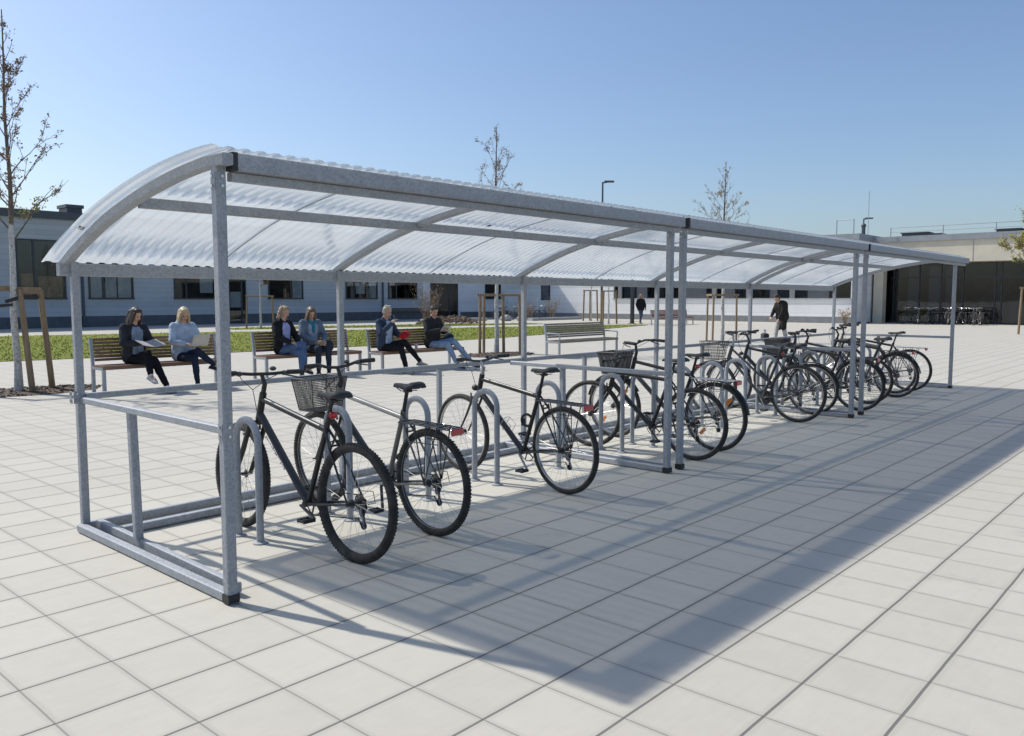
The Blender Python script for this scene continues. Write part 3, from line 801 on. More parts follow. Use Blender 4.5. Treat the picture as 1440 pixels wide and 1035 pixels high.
    if cfg.get('basket'):
        b = MB(); cy = HT.y + .27; cz = HT.z - .06
        w0, w1, d0, d1, h = .125, .16, .10, .14, .25
        def lp(t):
            ww, dd_ = w0 + (w1 - w0) * t, d0 + (d1 - d0) * t; z = cz - h / 2 + h * t
            return [V((-ww, cy - dd_, z)), V((ww, cy - dd_, z)), V((ww, cy + dd_, z)), V((-ww, cy + dd_, z))]
        rr = cfg.get('wr', .0017); nh, nv = (19, 26) if cfg['basket'] == 'mesh' else (6, 9)
        for i in range(nh + 1):
            L4 = lp(i / nh)
            for k in range(4): b.tube([L4[k], L4[(k + 1) % 4]], rr, 4, cap=False)
        lo_, hi_ = lp(0), lp(1)
        for k in range(4):
            for j in range(nv): t = j / nv; b.tube([lo_[k].lerp(lo_[(k + 1) % 4], t), hi_[k].lerp(hi_[(k + 1) % 4], t)], rr, 4, cap=False)
        for j in range(1, nv):
            t = j / nv; b.tube([lo_[0].lerp(lo_[1], t), lo_[3].lerp(lo_[2], t)], rr, 4, cap=False); b.tube([lo_[0].lerp(lo_[3], t), lo_[1].lerp(lo_[2], t)], rr, 4, cap=False)
        for k in range(4): b.tube([hi_[k], hi_[(k + 1) % 4]], .006, 6); b.tube([lo_[k], hi_[k]], .0035, 6); b.tube([lo_[k], lo_[(k + 1) % 4]], .0045, 6)
        b.tube([(-.05, cy - d1, cz + .05), (-.03, HT.y + .03, HT.z + .06)], .005, 6); b.tube([(.05, cy - d1, cz + .05), (.03, HT.y + .03, HT.z + .06)], .005, 6)
        b.build('basket', M['wire'], root, xf=S if steer else None)
    if cfg.get('stand'):
        b = MB(); q = BB + V((-.03, -.06, -.03)); b.tube([q, q + V((-.13, -.10 + .04, -.235))], [.009, .007], 8); b.build('kickstand', M['rim'], root)
    if cfg.get('cage'):
        b = MB(); m_ = HB.lerp(BB, .55); n = V((0, -.5, .86)).normalized() * -1; dv = (BB - HB).normalized(); n = dv.cross(V((1, 0, 0))).normalized()
        if n.y > 0: n = -n
        for q in (-.035, .035): b.tube([m_ + n * .02 + V((q * .3, 0, 0)), m_ + n * .03 + V((q, 0, 0)) + dv * -.0, m_ + n * .09 + V((q, 0, 0)), m_ + n * .095 + V((q, 0, 0)) + dv * .09, m_ + n * .03 + dv * .11 + V((q * .3, 0, 0))], .0028, 6)
        b.tube([m_ + n * .09 + V((-.035, 0, 0)), m_ + n * .10, m_ + n * .09 + V((.035, 0, 0))], .0028, 6)
        b.build('bottle_cage', M['chrome'], root)
    if cfg.get('lock'):
        b = MB(); c = BB.lerp(SC, .55) + V((-.01, .05, 0)); b.torus(c, .05, .012, (1, .3, 0), 28, 8); b.cbox(c + V((0, .045, -.02)), (.035, .03, .06), .006); b.build('cable_lock', M['plastic'], root)
    if cfg.get('lamp'):
        b = MB(); c = S(HT + V((0, .10, -.12))); b.ell(c, (.028, .035, .028), 12, 8); b.build('front_lamp', M['plastic'], root)
    return root

bike(.86, .055, dict(frame='black', dt='blueblack', r=.365, wb=1.27, tw=.027, knob=1, sus=1, bar='flat', stripe=1, light=1, crank=200, decal=1, hz=.955, bz=.04, steer=-4),
     'black mountain bike with knobbly tyres and pale striped top tube, nearest the camera', rz=1.5, lean=1)
bike(1.57, .13, dict(frame='champ', dt='blueblack', tt='silver', r=.365, wb=1.30, tw=.0245, knob=1, rack=1, bar='riser', basket='mesh', crank=262, decal=1, hz=.93, bz=.06, postm='plastic', fork='black', wr=.0018),
     'grey bike with silver top tube, front mesh basket and rear rack, second from the camera', rz=-1, lean=-1.5)
bike(3.1, .2, dict(frame='black', dt='blueblack', r=.362, wb=1.28, tw=.021, rack=1, bar='riser', crank=228, crankm='rim', decal=1, stem='rim', cage=1, lock=1, lamp=1, stripe=1, hz=.915, barm='darkgrey'),
     'dark trekking bike with bottle cage and red rack reflector, standing alone third in the row', rz=-4, lean=-1)
bike(5.06, .12, dict(frame='black', r=.362, wb=1.22, tw=.022, bar='flat', crank=225, sus=1, hz=.86, bz=.0, decal=1, steer=8, sz=-.02),
     'black bike with low flat handlebar, behind the first pair of middle posts', rz=2, lean=1)
bike(5.66, .2, dict(frame='black', dt='darkgrey', r=.365, wb=1.30, tw=.021, rack=1, rackm='rim', bar='swept', basket='mesh', crank=250, mud=1, wref=2.3, wr=.003, bz=.06, light=1),
     'dark city bike with black front basket, orange wheel reflectors and silver rack', rz=-1, lean=-1)
bike(8.2, .38, dict(frame='darkgrey', type='step', r=.375, wb=1.22, tw=.022, bar='swept', basket='wire', crank=240, guard=1, light=1, wr=.003, bz=.07, hz=.95, mud=0, crankm='rim', stem='rim', barm='rim'),
     'step through bike with wire front basket and red light under the saddle', rz=1, lean=1)
bike(9.86, .18, dict(frame='black', r=.37, wb=1.26, tw=.022, bar='swept', basket='mesh', crank=220, mud=1, wr=.003, rack=1, light=1, bz=.04),
     'black bike with square front basket just behind the second pair of middle posts', rz=-2, lean=-1)
bike(10.75, .35, dict(frame='darkgrey', r=.362, wb=1.25, tw=.021, bar='riser', crank=200, rack=0, bz=.05, sz=-.06),
     'dark grey bike squeezed in behind the second pair of middle posts', rz=2, lean=2)
bike(9.05, .52, dict(frame='blueblack', r=.355, wb=1.22, tw=.02, bar='riser', crank=190, mud=1, lamp=1, bz=.06, sz=-.05),
     'dark bike with mudguards squeezed in behind the step through bike', rz=3, lean=-3)
bike(12.5, .50, dict(frame='champ', r=.355, wb=1.22, tw=.02, bar='swept', crank=170, mud=1, bz=.08, steer=10, sz=-.08),
     'grey brown bike half hidden near the far end of the shelter', rz=-3, lean=3)
bike(11.9, .30, dict(frame='black', dt='darkgrey', r=.36, wb=1.26, tw=.021, bar='riser', rack=1, crank=210, bz=.05, mud=1, sz=-.07),
     'black bike second from the far end, its saddle below the rack line', rz=-1, lean=1)
bike(13.05, .42, dict(frame='black', r=.365, wb=1.27, tw=.021, bar='swept', rack=1, rackm='rim', crank=215, bz=.1, basket=0),
     'black bike with long rack and red reflector, last in the row', rz=1, lean=-1)

# ------------------------------------------------------------------ benches
def bench(X0, Yb, wdt, label, wood='bwood', arms=False, depth=.47, group=None):
    t = thing('park_bench', label, 'bench', (X0, Yb, 0), 0, group)
    # local: x 0..wdt, y 0 (back) .. -depth (front)
    for k, (yy) in enumerate((0.0, -depth + .03)):
        for x in (0.03, wdt - .03):
            b = MB(); b.cbox((x, yy, .225 if yy else .225), (.055, .055, .45), .006); b.build('leg', M['benchsteel'], t)
    b = MB()
    for x in (0.03, wdt - .03): b.cbox((x, -depth / 2 + .015, .425), (.05, depth - .09, .05), .005)
    b.cbox((wdt / 2, -depth + .05, .425), (wdt - .12, .04, .04), .005); b.cbox((wdt / 2, -.05, .425), (wdt - .12, .04, .04), .005)
    b.build('seat_frame', M['benchsteel'], t)
    b = MB()
    for k in range(5):
        b.cbox((wdt / 2, -depth + .045 + k * (depth - .06) / 5, .462), (wdt - .01, (depth - .06) / 5 - .012, .03), .004)
    b.cbox((wdt / 2, -depth + .006, .443), (wdt - .01, .028, .06), .004)
    b.build('seat', M[wood], t)
    for x in (.03, wdt - .03):
        b = MB(); b.sweep([(x, .0, .45), (x, .02, .6), (x, .075, .93)], .05, .05, up=(1, 0, 0)); b.build('back_post', M['benchsteel'], t)
    b = MB(); n = 7
    for k in range(n):
        f = (k + .5) / n; z = .53 + .40 * f; y = .0 + .07 * f ** 1.2 - .028
        b.cbox((wdt / 2, y, z), (wdt - .11, .022, .40 / n - .010), .003, Matrix.Rotation(R(-9), 3, 'X'))
    b.build('backrest', M[wood], t)
    if arms:
        for x in (.03, wdt - .03):
            b = MB(); b.tube([(x, .03, .66), (x, -.15, .665), (x, -depth + .03, .655), (x, -depth + .005, .60), (x, -depth + .03, .45)], .02, 10); b.build('armrest', M['benchsteel'], t)
    return t
BG = 'park benches in a row on the paving'
bench(3.46, 10.74, 2.30, 'slatted bench behind the near corner of the shelter with two women reading and typing', group=BG)
bench(6.62, 10.9, 2.35, 'slatted bench with two women sitting close together, one in a teal top', group=BG)
bench(8.98, 10.22, 2.45, 'slatted bench with a person eating and a person in pale jeans', group=BG)
bench(15.05, 10.25, 2.75, 'empty weathered slatted bench with armrests beyond the shelter', 'gwood', True, group=BG)
bench(39.9, 22.6, 4.2, 'low red brown bench in front of the white wall', 'rwood')
b4 = bench(36.5, 42.6, 3.4, 'dark bench against the blue grey facade beside the bare shrub', 'dwood')

# ------------------------------------------------------------------ trees
def crown(seed, H, base, spread, trunk_pts, nl=26, buds=1.0, leafy=0.0, bs=.03, twr=1.0, lower=None, rise=0.):
    rr = random.Random(seed); tw = MB(); bd = MB(); lf = MB()
    def tp(z):
        for i in range(len(trunk_pts) - 1):
            a, b = V(trunk_pts[i]), V(trunk_pts[i + 1])
            if a.z <= z <= b.z: return a.lerp(b, (z - a.z) / (b.z - a.z))
        return V(trunk_pts[-1])
    def clump(mb, p, s, n):
        for _ in range(n):
            c = p + V((rr.gauss(0, s), rr.gauss(0, s), rr.gauss(0, s)))
            u = V((rr.uniform(-1, 1), rr.uniform(-1, 1), rr.uniform(-1, 1))).normalized(); v_ = u.orthogonal().normalized(); k = bs * rr.uniform(.6, 1.3)
            w_ = u.cross(v_) * .25 * k
            mb.add([c - u * k, c + v_ * k * .6 + w_, c + u * k, c - v_ * k * .6 + w_], [(0, 1, 2, 3)])
    def bra(p, d, L, r0, dep):
        pts = [p]; q = p.copy(); n = 5
        for i in range(n):
            d = (d + V((rr.gauss(0, .09), rr.gauss(0, .09), rr.gauss(0, .05) + .035))).normalized()
            q = q + d * (L / n); pts.append(q.copy())
        tw.tube(pts, [max(.0022, r0 * (1 - .85 * i / n)) * twr for i in range(n + 1)], 5)
        if dep > 0:
            for i in range(rr.randint(3, 5)):
                t = rr.uniform(.3, .95); k = int(t * n); pp = pts[k].lerp(pts[min(n, k + 1)], t * n - k)
                dd = (d + V((rr.gauss(0, .5), rr.gauss(0, .5), rr.gauss(0, .25)))).normalized()
                bra(pp, dd, L * rr.uniform(.3, .5), r0 * .45, dep - 1)
        for i in range(1, n + 1):
            if rr.random() < .62 * buds: clump(bd, pts[i] + V((rr.gauss(0, .02), rr.gauss(0, .02), 0)), bs * .9, rr.randint(3, 6))
            if leafy and pts[i].z < (lower or 99) and rr.random() < leafy: clump(lf, pts[i], bs * 1.6, rr.randint(3, 7))
    for i in range(nl):
        f = (i + rr.random() * .6) / nl; z = base + (H - base) * f * .96
        a = i * 2.4 + rr.uniform(-.4, .4); out = spread * (1 - f) ** .8 + .12
        el = .75 + f * .6 + rise
        bra(tp(z), V((math.cos(a), math.sin(a), el)).normalized(), out * rr.uniform(.75, 1.25) * 1.25, .016 * (1 - f * .7), 2 if f < .7 else 1)
    return tw, bd, lf
def tree(loc, H, base, spread, label, seed, pts=None, r0=.06, nl=26, barkm='wbark', group='young staked trees', **kw):
    t = thing('young_tree', label, 'tree', loc, 0, group)
    pts = pts or [(0, 0, 0), (.02, .01, H * .35), (0, .03, H * .7), (.02, .0, H)]
    b = MB(); n = 14; P = []; rr = []
    for i in range(n + 1):
        f = i / n * (len(pts) - 1); k = min(int(f), len(pts) - 2); P.append(V(pts[k]).lerp(V(pts[k + 1]), f - k) + V((math.sin(i * 1.7) * .008, math.cos(i * 2.1) * .008, 0)))
        rr.append(r0 * (1 - .88 * i / n) * (1.25 if i == 0 else 1))
    b.tube(P, rr, 12); b.build('trunk', M[barkm], t)
    tw, bd, lf = crown(seed, H, base, spread, [tuple(p) for p in P], nl, **kw)
    tw.build('branches', M['bark'], t)
    if bd.v: bd.build('buds', M['bud'], t, smooth=False)
    if lf.v: lf.build('leaves', M['leaf'], t, smooth=False)
    return t
def mulch(loc, rx, ry, label, seed=1, n=500):
    rr = random.Random(seed); b = MB(); N = 28
    vs = [V((0, 0, .035))]
    for ring, (f, z) in enumerate(((.55, .03), (1.0, .004))):
        for k in range(N):
            a = 2 * PI * k / N; q = 1 + rr.uniform(-.05, .05) if ring else 1
            vs.append(V((math.cos(a) * rx * f * q, math.sin(a) * ry * f * q, z)))
    fs = [(0, 1 + k, 1 + (k + 1) % N) for k in range(N)] + [(1 + k, 1 + N + k, 1 + N + (k + 1) % N, 1 + (k + 1) % N) for k in range(N)]
    b.add(vs, fs)
    for _ in range(n):
        a, q = rr.uniform(0, 2 * PI), math.sqrt(rr.random())
        b.box((math.cos(a) * rx * q, math.sin(a) * ry * q, .035 * (1 - q) + .012), (rr.uniform(.02, .06), rr.uniform(.015, .03), .012), Euler((rr.uniform(-.6, .6), rr.uniform(-.6, .6), rr.uniform(0, 6))).to_matrix())
    o = b.build('mulch_bed', M['mulch'], smooth=False); o.location = loc; o['kind'] = 'stuff'
    return tag(o, label, 'mulch')
def stakes(loc, pts, h, label, bars=((0, 1), (1, 2)), r=.035, group='timber frames staking the young trees', leanin=.06, th=.03):
    t = thing('tree_stake_frame', label, 'tree stakes', loc, 0, group)
    tops = []
    for (x, y) in pts:
        k = 1 - leanin / max(.2, math.hypot(x, y)); b = MB(); tp = V((x * k, y * k, h)); b.tube([(x, y, 0), tp], [r, r * .92], 10); b.build('stake', M['stake'], t); tops.append(tp)
    for a, c in bars:
        b = MB(); d = (tops[c] - tops[a]).normalized() * .09
        b.sweep([tops[a] - d + V((0, 0, -.05)) + V((0, 0, .04)), tops[c] + d + V((0, 0, -.01))], .05, .075, ch=.01); b.build('crossbar', M['stake'], t)
    return t
def strap(loc, a, c, label):
    b = MB(); b.sweep([a, V(a).lerp(V(c), .5) + V((0, 0, -.03)), c], .015, .05, ch=.002); o = b.build('tree_tie', M['plastic']); o.location = loc
    return tag(o, label, 'tree tie')
# left tree: trunk leans to the left going up
T1 = (2.63, 11.68, 0)
tree(T1, 6.35, 2.5, .72, 'tall young tree with whitewashed trunk and sparse brown buds at the left edge', 11,
     pts=[(0, 0, 0), (-.02, .0, 1.6), (.02, -.01, 3.2), (.0, .02, 4.8), (.03, 0, 6.35)], r0=.064, nl=26, leafy=.3, lower=3.3, bs=.026, buds=.30, rise=.45)
mulch((2.75, 11.75, 0), 1.25, .75, 'round bed of bark mulch under the left tree')
st1 = thing('tree_stake_frame', 'timber stakes and crossbars around the whitewashed tree at the left edge', 'tree stakes', T1, 0, 'timber frames staking the young trees')
for (x0, y0, x1, y1) in ((.14, -.22, .08, -.02), (.55, .06, .43, .08), (-.75, .2, -.62, .15)):
    b = MB(); b.tube([(x0, y0, 0), (x1, y1, 1.76)], [.052, .047], 12); b.build('stake', M['stake'], st1)
b = MB(); b.sweep([(-.75, .10, 1.76), (.02, .06, 1.78)], .05, .09, ch=.01); b.build('crossbar', M['stake'], st1)
b = MB(); b.sweep([(-.02, .02, 1.74), (.42, .0, 1.74)], .05, .11, ch=.01); b.build('crossbar', M['stake'], st1)
b = MB(); b.sweep([(-.16, -.06, 1.55), (.1, -.04, 1.63), (.38, .0, 1.63)], .02, .06, ch=.004); b.build('tie_band', M['plastic'], st1)
b = MB(); b.sweep([(-.75, .02, 1.52), (-.4, -.03, 1.47), (-.05, -.06, 1.50)], .02, .05, ch=.004); b.build('tie_band', M['plastic'], st1)
# middle tree
T2 = (15.45, 12.45, 0)
tree(T2, 6.5, 3.0, 1.1, 'bare young tree with white trunk rising behind the middle of the shelter', 21, r0=.07, nl=18, bs=.028, buds=.32, rise=.3)
mulch((15.1, 12.1, 0), 1.35, .8, 'mulch bed under the staked tree in the middle', 3, 300)
stakes(T2, [(-.42, .28), (.18, -.12), (.42, -.55), (-.02, .5)], 1.72, 'four wooden stakes with crossbars around the tree in the middle', bars=((0, 1), (1, 2), (3, 0)), r=.045, leanin=.02)
# right far tree
T3 = (26.15, 10.8, 0)
tree(T3, 6.65, 2.8, 1.0, 'bare young tree with pale trunk above the far part of the shelter roof', 31, r0=.07, nl=26, bs=.026, buds=.28, rise=.3)
stakes(T3, [(-.1, .6), (-.38, .2), (.30, -.42)], 1.75, 'thin wooden stake frame around the tree left of the standing man', bars=((0, 1), (1, 2)), r=.04, leanin=.02)
# edge tree on the right
T4 = (40.9, 3.3, 0)
tree(T4, 5.9, 2.7, 1.15, 'young tree with yellow green leaves at the right edge', 41, r0=.07, nl=20, leafy=.35, lower=9, bs=.045, buds=.7)
stakes(T4, [(-.1, .5), (.3, -.4)], 2.1, 'stake frame of the tree at the right edge', bars=((0, 1),), r=.05)
# distant staked saplings
T5 = (21.75, 35.6, 0)
tree(T5, 4.6, 2.2, .5, 'thin sapling on the lawn in front of the blue grey facade', 51, r0=.06, nl=12, bs=.05)
stakes(T5, [(-.55, .5), (.55, -.4)], 1.75, 'stake frame of the thin sapling on the lawn', r=.05, bars=((0, 1),))
T6 = (46.0, 31.5, 0)
tree(T6, 3.9, 2.3, .5, 'small sapling before the lit white wall', 61, r0=.05, nl=9, bs=.05)
stakes(T6, [(-.3, .5), (.35, -.3), (.5, .5)], 2.2, 'stake frame of the small sapling before the white wall', r=.06, bars=((0, 1), (1, 2)))
T7 = (41.2, 26.6, 0)
tree(T7, 4.3, 2.6, .4, 'sapling just left of the black post, by the end of the lawn', 71, r0=.06, nl=8, bs=.05)
stakes(T7, [(-.35, .35), (.4, -.35), (.0, .45)], 2.1, 'stake frame of the sapling by the end of the lawn', r=.06, bars=((0, 1), (0, 2)))
# bare shrubs
def shrub(loc, h, w_, n, label, seed, m='twigbuff', budm='bud', bs=.05):
    rr = random.Random(seed); t = thing('bare_shrub', label, 'shrub', loc)
    b = MB(); d = MB()
    for i in range(n):
        a = rr.uniform(0, 2 * PI); p = V((rr.gauss(0, w_ * .12), rr.gauss(0, w_ * .12), 0)); dv = V((math.cos(a) * w_ / h, math.sin(a) * w_ / h, 1.6)).normalized()
        L = h * rr.uniform(.6, 1.0); pts = [p]
        for k in range(5):
            dv = (dv + V((rr.gauss(0, .13), rr.gauss(0, .13), .03))).normalized(); pts.append(pts[-1] + dv * L / 5)
            if k > 0:
                for _ in range(2):
                    e = pts[-1] + V((rr.gauss(0, .22), rr.gauss(0, .22), rr.uniform(.05, .35))); b.tube([pts[-1], e], [.008, .004], 4)
                    c = e; u = V((rr.uniform(-1, 1), rr.uniform(-1, 1), rr.uniform(-1, 1))).normalized(); v_ = u.orthogonal()
                    d.add([c - u * bs, c + v_ * bs * .6, c + u * bs, c - v_ * bs * .6], [(0, 1, 2, 3)])
        b.tube(pts, [.022, .018, .014, .011, .008, .005], 5)
    b.build('stems', M[m], t); d.build('buds', M[budm], t, smooth=False)
    return t
shrub((36.6, 38.5, 0), 2.6, 1.5, 34, 'tall bare yellowish shrub by the entrance door', 5)
shrub((44.5, 36.5, 0), 1.5, 1.2, 16, 'low bare shrub in the shade near the wall corner', 6)
shrub((48.0, 36.8, 0), 1.9, 1.1, 14, 'bare shrub with pale twigs near the shadow edge on the wall', 7)
shrub((51.0, 15.2, 0), .9, .6, 10, 'tiny dry plant at the end of the white wall', 8)
# low hedge / ground cover
def ground_cover(loc, sx, sy, h, label, seed, n=1600):
    rr = random.Random(seed); b = MB()
    for _ in range(n):
        x, y = rr.uniform(-1, 1), rr.uniform(-1, 1)
        if x * x + y * y > 1: continue
        z = h * math.sqrt(max(0, 1 - x * x - y * y)) * rr.uniform(.3, 1.1)
        c = V((x * sx, y * sy, z)); u = V((rr.uniform(-1, 1), rr.uniform(-1, 1), rr.uniform(0, 1))).normalized() * rr.uniform(.05, .13); v_ = u.orthogonal().normalized() * .05
        b.add([c - u, c + v_, c + u, c - v_], [(0, 1, 2, 3)])
    o = b.build('ground_cover', M['hedge'], smooth=False); o.location = loc; o['kind'] = 'stuff'
    return tag(o, label, 'ground cover')
ground_cover((34.3, 34.2, 0), 2.6, 1.0, .5, 'brown leafless ground cover on the lawn before the entrance door', 9)
b = MB(); b.cbox((38.2, 37.6, .12), (6.0, .5, .24), .02); struct(b.build('kerb', M['kerb']))
b = MB(); b.cbox((46.5, 35.2, .1), (6.0, .5, .2), .02); struct(b.build('kerb', M['kerb']))
for k, (x, y, s_) in enumerate(((42.0, 36.2, .45), (43.3, 35.9, .35))):
    b = MB(); b.ell((0, 0, s_ * .4), (s_ * 1.2, s_ * .8, s_ * .6), 9, 6); rr = random.Random(k)
    b.v = [(p[0] + rr.gauss(0, .03), p[1] + rr.gauss(0, .03), p[2]) for p in b.v]
    o = b.build('boulder', M['kerb'], ang=20); o.location = (x, y, 0); tag(o, ('larger' if k == 0 else 'smaller') + ' pale boulder in the shaded bed by the facade', 'boulder')

# ------------------------------------------------------------------ north building (blue grey facade), y = YN
YN = 45.0
KX = (YN - 42.3) * 1.0
nb = thing('school_building', 'single storey blue grey clad building with dark framed windows and door, behind the lawn', 'building', (0, 0, 0))
def nx(px, z=None):
    # world x on the facade plane under a photo column
    dx = (px - 720) / 1154.845; d = (xr * dx + fw * 1.0); 
    return -2.15 + d.x * ((YN + 3.915) / d.y)
HN = 6.35
XS = nx(596)
b = MB(); b.b2((-14, YN, 0), (XS, YN + 14, HN - .42)); b.build('wall', M['blueclad'], nb, smooth=False)
b = MB(); b.b2((-14.15, YN - .14, HN - .42), (XS + 8, YN + 14.1, HN)); b.build('roof_fascia', M['darkfascia'], nb, smooth=False)
b = MB(); b.b2((XS + .003, YN + .0, 0), (60, YN + 14, HN - .42)); b.build('wall', M['paleclad'], nb, smooth=False)['label'] = 'paler grey wall right of the door'
b = MB(); b.b2((-14, YN - .035, 0), (XS + 1, YN - .002, .62)); b.build('plinth', M['plinth'], nb, smooth=False)
b = MB(); b.b2((nx(648), YN - .035, 0), (56, YN - .002, .5)); b.build('plinth', M['plinth'], nb, smooth=False)
b = MB(); b.b2((46, YN + .4, HN + .003), (62, YN + 13.5, 9.6)); b.build('added_shadow_block', M['paleclad'], nb, smooth=False)  # added unseen block, its height chosen to cast the diagonal shadow on east wall
def window(parent, x0, x1, z0, z1, mull, plane, axis='x', fm='frame', inner=None, door=False, seed=0, name='window', dep=.5):
    # axis 'x': facade along x facing -y at y=plane ; axis 'y': facade along y facing -x at x=plane
    def P(a, d, z): return (a, plane + d, z) if axis == 'x' else (plane + d, a, z)
    if x0 > x1: x0, x1 = x1, x0
    fw_ = .07
    b = MB()
    def fr(a0, a1, c0, c1, d0=-.07, d1=.0): b.b2(P(a0, d0, c0), P(a1, d1, c1))
    fr(x0 - fw_, x1 + fw_, z1, z1 + fw_); 
    fr(x0 - fw_ - .03, x1 + fw_ + .03, z0 - fw_ - .02, z0, -.10)
    fr(x0 - fw_, x0, z0, z1); fr(x1, x1 + fw_, z0, z1)
    for m_ in mull: fr(m_ - .05 if m_ else 0, m_ + .05, z0, z1, -.065)
    w_ = b.build(name, M[fm], parent, smooth=False)
    b = MB(); b.b2(P(x0, -.045, z0), P(x1, -.039, z1)); b.build('pane', M['glass'], w_, smooth=False)
    b = MB(); b.b2(P(x0, -.012, z0), P(x1, -.004, z1)); b.mi = 1
    rr = random.Random(seed)
    b2_ = b
    if inner:
        for (f0, f1, g0, g1, mi) in inner:
            b.mi = mi; b.b2(P(x0 + (x1 - x0) * f0, -.02 - mi * .003, z0 + (z1 - z0) * g0), P(x0 + (x1 - x0) * f1, -.0125, z0 + (z1 - z0) * g1))
    b.build('room_view', [M['interior'], M['curtain'], M['shelfwood']], w_, smooth=False)
    return w_
zt, zb = 4.72, 1.66
window(nb, nx(32), nx(96), zb, zt, [nx(54)], YN, inner=[(.05, .3, .55, 1, 0), (.05, .32, .0, .42, 2), (.42, .95, 0, .38, 2), (.55, .62, 0, .22, 1)])
window(nb, nx(131), nx(190), zb, zt, [nx(149)], YN, inner=[(0.02, .28, 0, .6, 1), (.36, .62, 0, .72, 1), (.66, .97, 0, .72, 1)])
window(nb, nx(250), nx(305), zb, zt, [nx(265)], YN, inner=[(.62, .95, .1, .42, 1), (.3, .5, .3, 1, 0)])
window(nb, nx(324), nx(347), .12, zt, [nx(342)], YN, name='door', inner=[(.1, .75, .2, .42, 1), (.1, .7, .62, .95, 1)])
window(nb, nx(381), nx(427), zb, zt, [nx(411)], YN, inner=[(.7, .98, 0, .9, 1), (.42, .5, 0, .2, 2), (0, .95, .85, 1, 1)])
window(nb, nx(489), nx(531), zb, zt, [nx(499)], YN, inner=[(.3, .6, .1, .9, 1), (.75, .97, 0, 1, 1)])
window(nb, nx(548), nx(586), zb, zt, [nx(558)], YN, inner=[(.35, .95, 0, 1, 1)])
window(nb, nx(607), nx(643), .12, zt, [nx(612), nx(632)], YN, name='door', inner=[(.62, .98, .0, .45, 2)])
window(nb, nx(683), nx(703), zb, zt, [], YN)
b = MB(); b.b2((nx(604), YN - 1.1, 0), (nx(648), YN - .04, .1)); b.build('door_step', M['kerb'], nb, smooth=False)
for px in (120.5, 539):
    b = MB(); b.cyl((nx(px), YN - .09, 0), (nx(px), YN - .09, HN - .4), .075 if px < 300 else .06, 10); b.build('downpipe', M['darkfascia'], nb)
b = MB(); b.b2((nx(109), YN + .5, HN), (nx(130), YN + 1.7, HN + .32)); b.b2((nx(107), YN + .42, HN + .32), (nx(132), YN + 1.78, HN + .5)); b.build('roof_vent', M['darkfascia'], nb, smooth=False)

# ------------------------------------------------------------------ east building (white wall, x = XE) and glazed entrance
XE = 52.0
eb = thing('school_building', 'low white building with long ribbon window, glazed entrance and beige canopy on the right', 'building')
b = MB(); b.b2((XE, 14.9, 0), (XE + 14, YN - .003, 1.62)); b.b2((XE, 14.9, 2.95), (XE + 14, YN - .003, 5.35)); b.b2((XE, 33.75, 1.62), (XE + 14, YN - .003, 2.95)); b.b2((XE, 14.9, 1.62), (XE + 14, 15.25, 2.95)); b.b2((XE + .7, 15.26, 1.62), (XE + 13.9, 33.74, 2.95))
b.build('wall', M['white'], eb, smooth=False)
b = MB(); b.b2((XE - .12, 14.8, 5.353), (XE + 14, YN + .2, 5.75)); b.build('roof_edge', M['coping'], eb, smooth=False)
b = MB(); b.b2((XE - .03, 14.9, 0), (XE - .002, YN - .04, .42)); b.build('plinth', M['greyplinth'], eb, smooth=False)
b = MB(); b.b2((XE - .09, 15.2, 1.55), (XE + .2, 33.8, 1.615)); b.build('window_sill', M['kerb'], eb, smooth=False)
rr = random.Random(77); y = 15.3; k = 0
while y < 33.6:
    wdt = rr.choice((.5, .9, 1.4, 1.9)); y1 = min(33.7, y + wdt); typ = k % 4
    if typ in (0, 2):
        b = MB(); b.b2((XE + .16, y + .05, 1.68), (XE + .17, y1 - .05, 2.9)); pn = b.build('window', M['glass'], eb, smooth=False)
        b = MB(); b.b2((XE + .3, y + .05, 1.68), (XE + .31, y1 - .05, 2.9)); b.build('room_view', M['interior'], pn, smooth=False)
        b = MB(); b.b2((XE + .12, y, 1.62), (XE + .22, y + .05, 2.95)); b.b2((XE + .12, y1 - .05, 1.62), (XE + .22, y1, 2.95)); b.b2((XE + .12, y + .05, 1.62), (XE + .22, y1 - .05, 1.68)); b.b2((XE + .12, y + .05, 2.9), (XE + .22, y1 - .05, 2.95)); b.build('window_frame', M['frame'], pn, smooth=False)
    elif typ == 1:
        b = MB(); b.b2((XE + .10, y + .003, 1.62), (XE + .3, y1 - .003, 2.95)); b.build('infill_panel', M['bluepanel'], eb, smooth=False)
    else:
        y1 = y + .35; b = MB(); b.b2((XE + .03, y + .003, 1.62), (XE + .4, y1 - .003, 2.95)); b.build('pillar', M['greyplinth'], eb, smooth=False)
    y = y1; k += 1
window(eb, 40.3, 41.1, 1.6, 3.7, [], XE, axis='y')
b = MB(); b.cyl((XE - .08, 15.1, 0), (XE - .08, 15.1, 5.3), .06, 10); b.build('downpipe', M['darkfascia'], eb)
